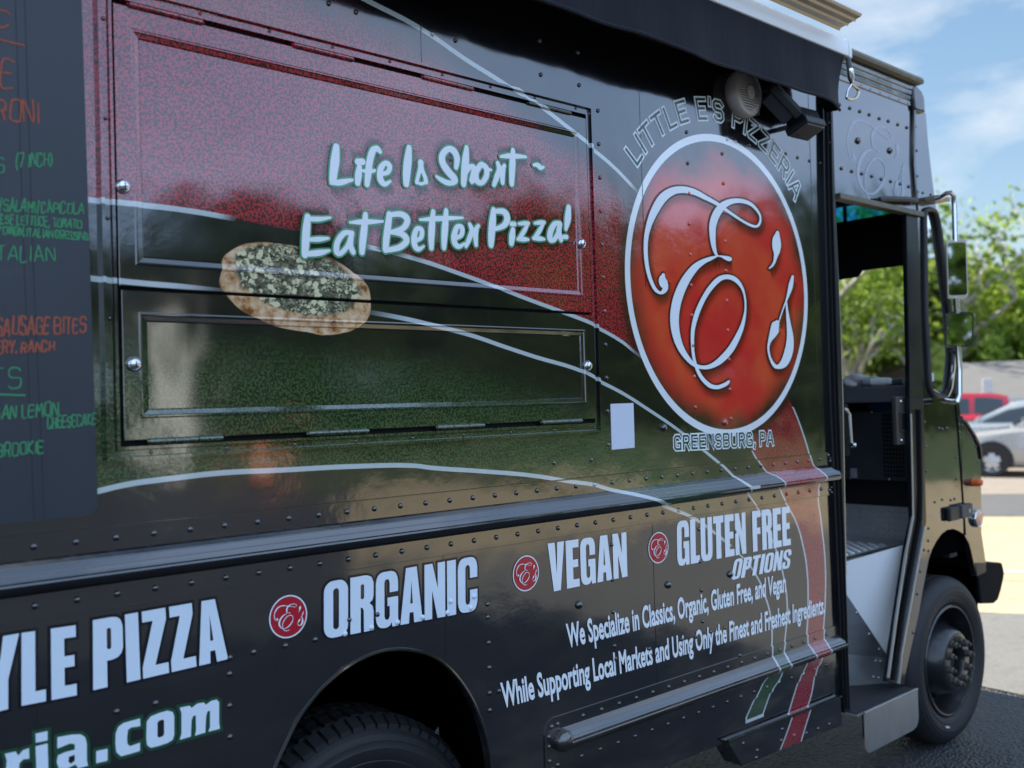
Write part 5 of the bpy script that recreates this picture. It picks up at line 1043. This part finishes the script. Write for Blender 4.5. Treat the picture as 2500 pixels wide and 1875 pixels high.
CONC = paving('light concrete', (.40, .315, .185, 1), (.54, .43, .26, 1), 1.0, 3.6); ROAD = paving('grey asphalt lane', (.085, .083, .082, 1), (.13, .126, .122, 1)); LOT = paving('pale lot asphalt', (.23, .19, .15, 1), (.30, .25, .20, 1))
edge = [(6.9, 24), (6.15, 4), (5.80, .25), (5.81, .06), (5.74, -.9), (5.62, -1.6), (5.42, -2.3), (5.25, -3.2), (5.3, -4.6), (5.7, -6.4), (6.6, -8.0), (8.2, -10.6), (10.5, -14.2), (16, -22), (26, -30), (26, -16), (24, -12)]
far1 = [tuple(PZ(2500, 1262).xy), tuple(PZ(2380, 1262).xy), (6.5 + 4.8, 24)]
e2 = Vector(far1[0]); dr = (Vector(far1[0]) - Vector(far1[1])).normalized()
ed = [q[:2] for q in catmull(edge[:13], 4)]
con = ed + edge[13:17] + [tuple(e2 + dr * 30), tuple(e2), tuple(Vector(far1[1]) - dr * 25)]
struct(MB().prism([con], .004, None, 'z').build('concrete_apron', CONC, None))
mid = Vector(PZ(2460, 1500).xy); GREYC = paving('grey concrete', (.15, .145, .13, 1), (.20, .19, .172, 1), 1.6)
near = [q for q in ed if q[1] > -7.2]
struct(MB().prism([near + [tuple(mid + dr * 8.6), tuple(mid), tuple(mid - dr * 18)]], .0085, None, 'z').build('gutter_strip', GREYC, None))
a, b = e2 + dr * 40, e2 - dr * 30; fwv = Vector((dr.y, -dr.x)); fwv = fwv if fwv.dot(fwd) > 0 else -fwv
struct(MB().prism([[tuple(a + fwv * .05), tuple(b + fwv * .05), tuple(b + fwv * 3.0), tuple(a + fwv * 3.0)]], .0045, None, 'z').build('road', ROAD, None))
struct(MB().prism([[tuple(a + fwv * 3.05), tuple(b + fwv * 3.05), tuple(b + fwv * 12.4), tuple(a + fwv * 12.4)]], .006, None, 'z').build('parking_lot', LOT, None))
m = MB(); c0 = Vector(PZ(2480, 1400).xy); m.prism([[tuple(c0 + dr * 12), tuple(c0 - dr * 12), tuple(c0 - dr * 12 + fwv * .10), tuple(c0 + dr * 12 + fwv * .10)]], .0085, None, 'z')
struct(m.build('painted_line', simple('worn white line', (.55, .53, .48, 1), .7, var=.3, vs=8), None))
m = MB(); p0 = PZ(2200, 1765).xy
# --- vehicles
CARG = simple('car window', (.045, .055, .060, 1), .06, coat=.8, var=.05)
CAR_T = simple('car tyre', (.02, .02, .022, 1), .7); CAR_R = simple('alloy rim', (.55, .56, .58, 1), .3, .6)
def lathe_wheel(parent, x, y, r, sg):
    m = MB(); m.lathe([(r * .66, 0), (r * .70, -.01 * sg), (r * .95, -.012 * sg), (r, .03 * sg), (r, .18 * sg), (r * .9, .21 * sg), (r * .3, .21 * sg)], (x, y, r), 'y', 28); wh = m.build('wheel', CAR_T, parent, smooth=True)
    m = MB(); m.lathe([(r * .68, .004 * sg), (r * .62, .012 * sg), (r * .58, .05 * sg), (r * .52, .06 * sg)], (x, y, r), 'y', 28); m.lathe([(r * .20, -.004 * sg), (r * .08, -.012 * sg), (.0005, -.012 * sg)], (x, y, r), 'y', 14); m.lathe([(r * .56, .075 * sg), (.0005, .075 * sg)], (x, y, r), 'y', 20)
    for i in range(5):
        a = 2 * math.pi * i / 5 + .3; ca, sa = math.cos(a), math.sin(a)
        q = [(x + ca * d - sa * w_, y + yy * sg, r + sa * d + ca * w_) for d, w_, yy in ((r * .12, .07, -.004), (r * .12, -.07, -.004), (r * .62, -.045, .010), (r * .62, .045, .010))]; m.add(q, [(0, 1, 2, 3)])
    m.build('rim', CAR_R, wh, smooth=True)
def loft(secs):
    """secs: list of (x, [(y, z) half section from the sill up to the middle]) -> mirrored skin"""
    m = MB(); vs = []; n = len(secs[0][1]) * 2
    for x, h in secs: vs += [(x, y, z) for y, z in h] + [(x, -y, z) for y, z in reversed(h)]
    fs = [(i * n + j, i * n + (j + 1) % n, (i + 1) * n + (j + 1) % n, (i + 1) * n + j) for i in range(len(secs) - 1) for j in range(n)]
    fs += [tuple(range(n))[::-1], tuple((len(secs) - 1) * n + j for j in range(n))]; m.add(vs, fs); return m
def car(name, label, cat, paint, loc, rz, suv=False):
    t = thing(name, label, cat, loc, rz, None, local=True); hw = .88 if not suv else .90
    if suv:
        prof = [(2.20, .42, .74), (2.10, .30, .90), (1.50, .26, 1.02), (.95, .26, 1.06), (0, .26, 1.06), (-1.2, .26, 1.08), (-2.05, .32, 1.08), (-2.15, .45, 1.00)]
        roof = [(.95, 1.07), (.35, 1.56), (-.2, 1.64), (-1.7, 1.60), (-2.02, 1.52), (-2.13, 1.08)]; r = .35; ax = (1.35, -1.30)
    else:
        prof = [(2.28, .40, .62), (2.18, .28, .72), (1.75, .22, .84), (1.10, .22, .93), (.90, .22, .95), (0, .22, .95), (-1.3, .22, .99), (-2.05, .28, .98), (-2.25, .42, .84)]
        roof = [(1.05, .94), (.15, 1.38), (-.35, 1.44), (-.9, 1.42), (-1.75, .99)]; r = .315; ax = (1.38, -1.32)
    secs = []
    for x, zb, zt in prof:
        e = 1 - .10 * max(0, abs(x) - 1.5) / .7
        secs.append((x, [(hw * e * .90, zb), (hw * e, zb + .14), (hw * e * 1.0, (zb + zt) / 2), (hw * e * .97, zt - .08), (hw * e * .88, zt), (0, zt + .025)]))
    loft(secs).build('body', paint, t, smooth=True)
    # greenhouse
    zs = roof[0][1]; ih = hw * .86; th = hw * .68
    gh = []
    for x, z in roof:
        k = min(1, max(0, (z - zs) / .45)); wv = ih + (th - ih) * k; gh.append((x, [(ih, zs - .06), (ih, zs), (wv, max(z - .05, zs + .001)), (wv * .93, z), (0, z + .02)]))
    loft(gh).build('cabin', paint, t, smooth=True)
    wr = [q for q in roof]
    def sidewin(x0, x1, sg):
        def zr(x):
            for (xa, za), (xb, zb_) in zip(roof, roof[1:]):
                if xb <= x <= xa: return za + (zb_ - za) * (xa - x) / (xa - xb)
            return roof[0][1]
        q = []; zl = zs + .03
        for x in (x0, (x0 + x1) / 2, x1):
            z = max(zl + .02, zr(x) - .10); k = min(1, max(0, (z - zs) / .45)); q.append((x, sg * (ih + (th - ih) * k + .012), z))
        m = MB(); m.add([(x0, sg * (ih + .012), zl)] + q + [(x1, sg * (ih + .012), zl)], [(0, 1, 2, 3, 4)]); m.build('window', CARG, t, fix=False)
    for sg in (1, -1):
        if suv: [sidewin(a, b, sg) for a, b in ((.66, -.22), (-.34, -1.15), (-1.27, -1.90))]
        else: [sidewin(a, b, sg) for a, b in ((.72, -.28), (-.36, -1.35))]
        for x in ax:
            lathe_wheel(t, x, sg * (hw + .012), r, -sg)
            m = MB(); m.prism([[(x + (r + .07) * math.cos(R(a)), r + (r + .07) * math.sin(R(a))) for a in range(-25, 206, 15)]], sg * (hw + .006), None); m.build('wheel_arch', CAR_T, t, fix=False)
        m = MB(); m.box((.78 if not suv else .72) - .05, (.78 if not suv else .72) + .06, sg * (hw + .02), sg * (hw + .17), zs + .02, zs + .15); m.build('side_mirror', paint, t, bevel=.03)
        m = MB(); m.box(prof[0][0] - .10, prof[0][0] - .01, sg * hw * .45, sg * hw * .82, prof[0][2] - .12, prof[0][2] - .01); m.build('headlight', CHROME, t, bevel=.02)
    (xa, za), (xb, zb_) = roof[0], roof[1]; m = MB(); f = lambda x, z, k: [(x + .012, ih * .9 + (th - ih) * .9 * k, z + .022), (x + .012, -(ih * .9 + (th - ih) * .9 * k), z + .022)]
    m.add(f(xa - .06, za + .03, 0) + f(xb + .04, zb_ - .03, 1)[::-1], [(0, 1, 2, 3)]); m.build('windshield', CARG, t, fix=False)
    return t
HD = math.atan2(.934, -.358)
WHITEP = simple('pale silver car paint', (.44, .43, .41, 1), .28, .25, var=.03, coat=1); SILV = simple('silver blue car paint', (.44, .47, .49, 1), .28, .4, var=.03, coat=1); REDP = simple('red car paint', (.55, .012, .035, 1), .25, var=.03, coat=1)
car('parked_car', 'pale silver sedan in front, parked nearest the truck nose', 'car', WHITEP, (21.05, 4.94, .006), HD)
car('parked_car', 'silver blue sedan parked between the pale sedan and red vehicle', 'car', SILV, (23.3, 6.75, .006), HD)
car('parked_car', 'bright red sport utility car parked behind the silver sedans', 'suv', REDP, (25.35, 9.95, .006), HD, suv=True)
car('parked_car', 'white sport utility car at the right edge behind the silver cars', 'suv', simple('white car paint', (.62, .64, .64, 1), .3, var=.03, coat=1), (28.4, 3.6, -.02), HD, suv=True)
# --- low building with a grey roof, white post
bt = thing('low_building', 'long low building with grey shingle roof and white fascia behind the parked cars', 'building', (36, 8, -1.1))
bdir = Vector((.358, -.934)); bn = Vector((.934, .358)); o0 = Vector((33.2, 12.4))
def shingle():
    s = NT('grey shingles'); o = s.obj(); n = s.noise(o, 1.2, 5, .6); f = s.noise(o, 14, 3, .6); s.set(Base_Color=s.mix(n, (.125, .12, .115, 1), (.175, .168, .16, 1)), Roughness=.9); s.set(Normal=s.bump(f, .4, .02)); return s.m
def bp_(a, b, z): q = o0 + bdir * a + bn * b; return (q.x, q.y, z)
m = MB()
def bquad(mb, *q): mb.add([bp_(*p) for p in q], [(0, 1, 2, 3)])
bquad(m, (-.9, 0, -1.2), (34, 0, -1.2), (34, 0, 1.40), (-.9, 0, 1.40)); bquad(m, (-.9, 0, -1.2), (-.9, 6, -1.2), (-.9, 6, 1.4), (-.9, 0, 1.4)); bquad(m, (34, 0, -1.2), (34, 6, -1.2), (34, 6, 1.4), (34, 0, 1.4)); bquad(m, (-.9, 6, -1.2), (34, 6, -1.2), (34, 6, 1.4), (-.9, 6, 1.4))
m.build('wall', simple('cream siding', (.45, .42, .38, 1), .8), bt, fix=False)
m = MB(); bquad(m, (-1.4, -.5, 1.40), (34.5, -.5, 1.40), (34.5, 3, 2.68), (-1.4, 3, 2.68)); bquad(m, (-1.4, 6.5, 1.40), (34.5, 6.5, 1.40), (34.5, 3, 2.68), (-1.4, 3, 2.68)); m.add([bp_(-1.0, -.2, 1.41), bp_(-1.0, 6.2, 1.41), bp_(-1.0, 3, 2.62)], [(0, 1, 2)]); m.build('roof', shingle(), bt, fix=False)
m = MB(); bquad(m, (-1.4, -.51, 1.22), (34.5, -.51, 1.22), (34.5, -.51, 1.41), (-1.4, -.51, 1.41)); m.build('fascia', simple('white fascia', (.72, .71, .68, 1), .6), bt, fix=False)
m = MB(); 
for a in (2, 7, 12, 18, 24): bquad(m, (a, -.012, -.1), (a + 1.4, -.012, -.1), (a + 1.4, -.012, 1.0), (a, -.012, 1.0))
m.build('window', CARG, bt, fix=False)
c = CAM + ray(2411, 946) * 29.5; m = MB(); ax_ = (Vector((.358, -.934, 0)), Vector((.934, .358, 0)), Vector((0, 0, 1)))
ps = thing('white_sign_post', 'plain white box sign on a post above the red car', 'sign', (c.x, c.y, gz(c.x, c.y)))
obox(m, c, ax_, (.135, .05, .27)); m.build('sign_box', simple('white sign face', (.72, .70, .67, 1), .5), ps, bevel=.02)
MB().tube([(c.x, c.y, gz(c.x, c.y) - .02), (c.x, c.y, c.z - .25)], .04, 8).build('post', ALU, ps, smooth=True)
# brown gabled shed seen through the windshield
c = CAM + ray(2095, 930) * 44; sx_, sy_ = c.x, c.y; sg_ = gz(sx_, sy_)
sh = thing('brown_shed', 'brown roofed shed seen through the cab windshield', 'shed', (sx_, sy_, sg_)); u, v = Vector((.50, -.866)), Vector((.866, .50))
sq = lambda a, b, z: (sx_ + u.x * a + v.x * b, sy_ + u.y * a + v.y * b, z)
m = MB(); m.add([sq(-3, 0, sg_), sq(3, 0, sg_), sq(3, 4, sg_), sq(-3, 4, sg_), sq(-3, 0, 1.9), sq(3, 0, 1.9), sq(3, 4, 1.9), sq(-3, 4, 1.9)], [(0, 1, 5, 4), (1, 2, 6, 5), (2, 3, 7, 6), (3, 0, 4, 7)]); m.build('wall', simple('pale shed wall', (.42, .42, .41, 1), .8), sh, fix=False)
m = MB(); m.add([sq(-3.3, -.4, 1.85), sq(3.3, -.4, 1.85), sq(3.3, 2, 3.3), sq(-3.3, 2, 3.3), sq(-3.3, 4.4, 1.85), sq(3.3, 4.4, 1.85)], [(0, 1, 2, 3), (3, 2, 5, 4), (0, 3, 4), (1, 5, 2)]); m.build('roof', simple('brown roofing', (.17, .095, .07, 1), .85, var=.2), sh, fix=False)
m = MB(); m.add([sq(1.2, -.02, sg_), sq(2.2, -.02, sg_), sq(2.2, -.02, 1.2), sq(1.7, -.02, 1.6), sq(1.2, -.02, 1.2)], [(0, 1, 2, 3, 4)]); m.build('door', MATTE, sh, fix=False)
# --- trees
def leaf_mat(name, a, b, tr):
    s = NT(name); o = s.obj(); n = s.noise(o, .9, 3, .6); f = s.noise(o, 9, 2); c = s.mix(s.M('MULTIPLY_ADD', n, .75, s.M('MULTIPLY', f, .25)), a, b)
    s.set(Base_Color=c, Roughness=.6, Specular_IOR_Level=.25)
    t = s.n('ShaderNodeBsdfTranslucent'); s.l(s.mix(n, tuple(k * tr for k in a[:3]) + (1,), tuple(min(.9, k * tr) for k in b[:3]) + (1,)), t.inputs[0])
    ad = s.n('ShaderNodeMixShader'); ad.inputs[0].default_value = .5; s.l(s.b.outputs[0], ad.inputs[1]); s.l(t.outputs[0], ad.inputs[2]); s.l(ad.outputs[0], s.o.inputs[0]); return s.m
LEAF_Y = leaf_mat('spring yellow leaves', (.22, .25, .03, 1), (.42, .38, .05, 1), 1.5); LEAF_G = leaf_mat('fresh green leaves', (.10, .17, .022, 1), (.27, .34, .05, 1), 1.6); LEAF_D = leaf_mat('dark green leaves', (.025, .055, .012, 1), (.075, .12, .02, 1), 1.5)
BARK = simple('grey bark', (.16, .135, .11, 1), .9, var=.3, vs=3); BIRCH = simple('pale bark', (.42, .37, .31, 1), .8, var=.25, vs=2)
def tree_mesh(seed, h, spread, n, leaf, lm, bark, trunk_r, base=.22, bare=0.0):
    rg = random.Random(seed); tm = MB(); tips = []
    def limb(p, d, ln, r, lv):
        pts = [p]; q = p.copy()
        for i in range(4): d = (d + Vector((rg.uniform(-.25, .25), rg.uniform(-.25, .25), rg.uniform(-.05, .22)))).normalized(); q = q + d * ln / 4; pts.append(q.copy())
        tm.tube(pts, [r * (1 - .16 * i) for i in range(5)], 6 if lv < 2 else 4); tips.append((pts[-1], ln)); tips.append((pts[-2], ln))
        if lv < 3:
            for k_ in range(3 if lv else 7):
                s0 = pts[rg.randint(1 if lv else 2, 4)]; a = rg.uniform(0, 6.28); e = rg.uniform(.15, .9)
                limb(s0, Vector((math.cos(a) * math.cos(e), math.sin(a) * math.cos(e), math.sin(e))), ln * rg.uniform(.45, .62), r * .5, lv + 1)
    limb(Vector((0, 0, -.1)), Vector((rg.uniform(-.1, .1), rg.uniform(-.1, .1), 1)), h * .62, trunk_r, 0)
    cm = MB(); cl = []
    while len(cl) < 46:
        a, e, r = rg.uniform(0, 6.28), rg.uniform(-.6, 1.57), rg.uniform(.35, 1) ** .6
        cl.append((Vector((spread * r * math.cos(a) * math.cos(e), spread * r * math.sin(a) * math.cos(e), h * (.58 + base * .2) + h * .40 * r * math.sin(e))), rg.uniform(.10, .24) * h))
    for i in range(n):
        if rg.random() < .35: c, r = rg.choice(tips); c, r = c, r * .35 + .3
        else: c, r = rg.choice(cl)
        v = Vector((rg.gauss(0, 1), rg.gauss(0, 1), rg.gauss(0, .8))) * r * .42; p = c + v
        if p.z < h * base: continue
        a = Vector((rg.uniform(-1, 1), rg.uniform(-1, 1), rg.uniform(-1, 1))).normalized(); b = a.orthogonal().normalized(); s_ = leaf * rg.uniform(.6, 1.3)
        cm.add([p - a * s_, p + b * s_ * .55, p + a * s_, p - b * s_ * .55], [(0, 1, 2, 3)])
    return tm, cm, lm, bark
protos = {}
def tree(kind, label, loc, rz, sc_, group):
    if kind not in protos:
        tm, cm, lm, bark = tree_mesh(*TREES[kind]); t = thing(kind, label, 'tree', loc, rz, group, local=True)
        tm.build('trunk', bark, t, smooth=True, fix=False); cm.build('crown', lm, t, fix=False); protos[kind] = t
    else:
        t = copy_tree(protos[kind]); t.location = loc; t.rotation_euler = (0, 0, rz); t['label'] = label
        if group: t['group'] = group
    t.scale = (sc_, sc_, sc_); return t
TREES = {'spring_tree': (3, 10.5, 3.9, 9000, .19, LEAF_Y, BARK, .22, .12), 'green_tree': (5, 9.0, 4.4, 11000, .21, LEAF_G, BARK, .26, .08), 'pale_trunk_tree': (8, 11.5, 3.2, 4200, .17, LEAF_G, BIRCH, .30, .25), 'dark_tree': (11, 10.5, 5.2, 9000, .34, LEAF_D, BARK, .30, .0), 'bare_tree': (14, 10.8, 3.6, 5200, .075, LEAF_Y, BARK, .20, .3)}
def at(px, dist): p = CAM + ray(px, 950) * dist; return (p.x, p.y, gz(p.x, p.y) - .02)
GV = 'trees beyond the parking lot'
for kind, label, px, dist, rz, s_ in (
    ('bare_tree', 'thin leafed spring tree rising above the mirrors beside the truck', 2325, 50, .3, .96), ('spring_tree', 'yellow green tree standing behind the two mirrors', 2385, 47, 1.2, .76), ('green_tree', 'dense green tree at the right edge above the grey roof', 2490, 46, 2.2, .86),
    ('spring_tree', 'taller spring tree behind the dense green tree', 2440, 55, 4.0, .85), ('green_tree', 'green tree seen through the quarter window', 2288, 49, .9, .85), ('pale_trunk_tree', 'pale trunked tree in the middle of the windshield view', 2146, 42, .4, .95),
    ('pale_trunk_tree', 'second pale trunked tree near the windshield pillar', 2197, 43, 2.6, 1.0), ('green_tree', 'bushy green tree at the door post side of the windshield view', 2085, 47, 3.5, .95), ('green_tree', 'bushy tree behind the two pale trunks', 2170, 52, 5.0, 1.05),
    ('spring_tree', 'yellowish tree between windshield and quarter window', 2235, 54, .2, .95), ('green_tree', 'broad green tree beyond the right edge of the photo', 2570, 47, 1.0, .95)):
    tree(kind, label, at(px, dist), rz, s_, None)
hedge = MB(); rg = random.Random(21)
for i in range(5200):
    a = rg.uniform(-7, 30); q = o0 + bdir * a + bn * (8 + rg.gauss(0, .8)); h_ = 2.2 + .8 * math.sin(a * .9) + .5 * math.sin(a * 2.3); p = Vector((q.x, q.y, -1.1 + h_ * 1.6 * rg.random() ** .7))
    u_ = Vector((rg.uniform(-1, 1), rg.uniform(-1, 1), rg.uniform(-1, 1))).normalized(); b = u_.orthogonal().normalized(); s_ = rg.uniform(.14, .30); hedge.add([p - u_ * s_, p + b * s_ * .55, p + u_ * s_, p - b * s_ * .55], [(0, 1, 2, 3)])
o = hedge.build('hedge', LEAF_G, None, fix=False); tag(o, 'bright green shrub bank behind the grey roofed building', 'hedge')
# --- across the lot, seen mirrored in the glossy side
rg = random.Random(5); names = ['dark_tree', 'green_tree']
for i in range(15):
    a = R(99 + i * 5.2 + rg.uniform(-2, 2)); d_ = rg.uniform(44, 56); x, y = d_ * math.sin(a) + 4, -2 + d_ * math.cos(a) * .9 - 6
    kind = 'dark_tree' if i % 3 else 'green_tree'
    tree(kind, 'leafy tree across the lot, mirrored in the black side of the truck', (x, y, gz(x, y) - .02), rg.uniform(0, 6), rg.uniform(.95, 1.22), 'trees across the lot')
streak_panel = thing('stand_in_panel', 'white upright stand-in added out of view, mirrored as a pale streak in the hatch', 'sign', (9.0, -19.0, 0))
MB().box(8.68, 9.32, -19.2, -18.8, .6, 4.0).build('panel', simple('plain white panel', (.75, .75, .74, 1), .5), streak_panel, bevel=.03)  # white stand-in, added only to mirror as the pale streak
MB().box(8.75, 9.25, -19.15, -18.85, 0, .6).build('base', simple('grey plinth', (.3, .3, .3, 1), .8), streak_panel, bevel=.02)
for q, lb in (((10.4, -17.6), 'orange stand-in drum added out of view for an orange reflection'),):
    t = thing('stand_in_drum', lb, 'barrel', (q[0], q[1], 0))  # orange stand-in, added only for the orange glow mirrored in the side
    m = MB(); m.lathe([(.29, .05), (.30, .08), (.27, .4), (.27, .44), (.24, .8), (.20, .95), (.19, 1.0), (.0005, 1.0)], (q[0], q[1], .005), 'z', 20); m.build('drum', simple('orange plastic', (.75, .16, .03, 1), .5), t, smooth=True)
    m = MB(); m.lathe([(.282, .30), (.279, .40)], (q[0], q[1], .005), 'z', 20); m.lathe([(.262, .58), (.258, .68)], (q[0], q[1], .005), 'z', 20); m.build('reflective_band', WHITE_V, t, smooth=True)
    MB().lathe([(.0005, .0), (.36, .0), (.36, .05), (.28, .06)], (q[0], q[1], .0), 'z', 20).build('base', RUBBER, t, smooth=True)

LAWN = paving('mown grass', (.035, .06, .015, 1), (.075, .11, .03, 1), .6)
arc_ = [(20.5 * math.sin(R(a)), 2.2 - 20.5 * math.cos(R(a))) for a in (36, 42, 48, 54, 60, 66, 70)]
struct(MB().prism([[(-160, -23), (-30, -22), (0, -22), (8, -20.5)] + arc_ + [(24, -5.5), (32, -9), (60, -16), (140, -30), (140, -160), (-160, -160)]], .011, None, 'z').build('lawn', LAWN, None))
sh_ = MB(); rg = random.Random(33)
for i in range(20000):
    a = R(rg.uniform(92, 246)); d_ = rg.uniform(38, 47) + 2 * math.sin(a * 9); hh_ = 4.2 + 1.1 * math.sin(a * 17) + .8 * math.sin(a * 41 + 1); p = Vector((d_ * math.sin(a) + 4, -8 + d_ * math.cos(a) * .9, hh_ * rg.random() ** .7)); p.z += gz(p.x, p.y)
    u_ = Vector((rg.uniform(-1, 1), rg.uniform(-1, 1), rg.uniform(-1, 1))).normalized(); b = u_.orthogonal().normalized(); s_ = rg.uniform(.3, .6); sh_.add([p - u_ * s_, p + b * s_ * .55, p + u_ * s_, p - b * s_ * .55], [(0, 1, 2, 3)])
o = sh_.build('shrubbery', LEAF_D, None, fix=False); o['kind'] = 'stuff'; tag(o, 'dense green shrubbery below the trees across the lot', 'shrubbery')
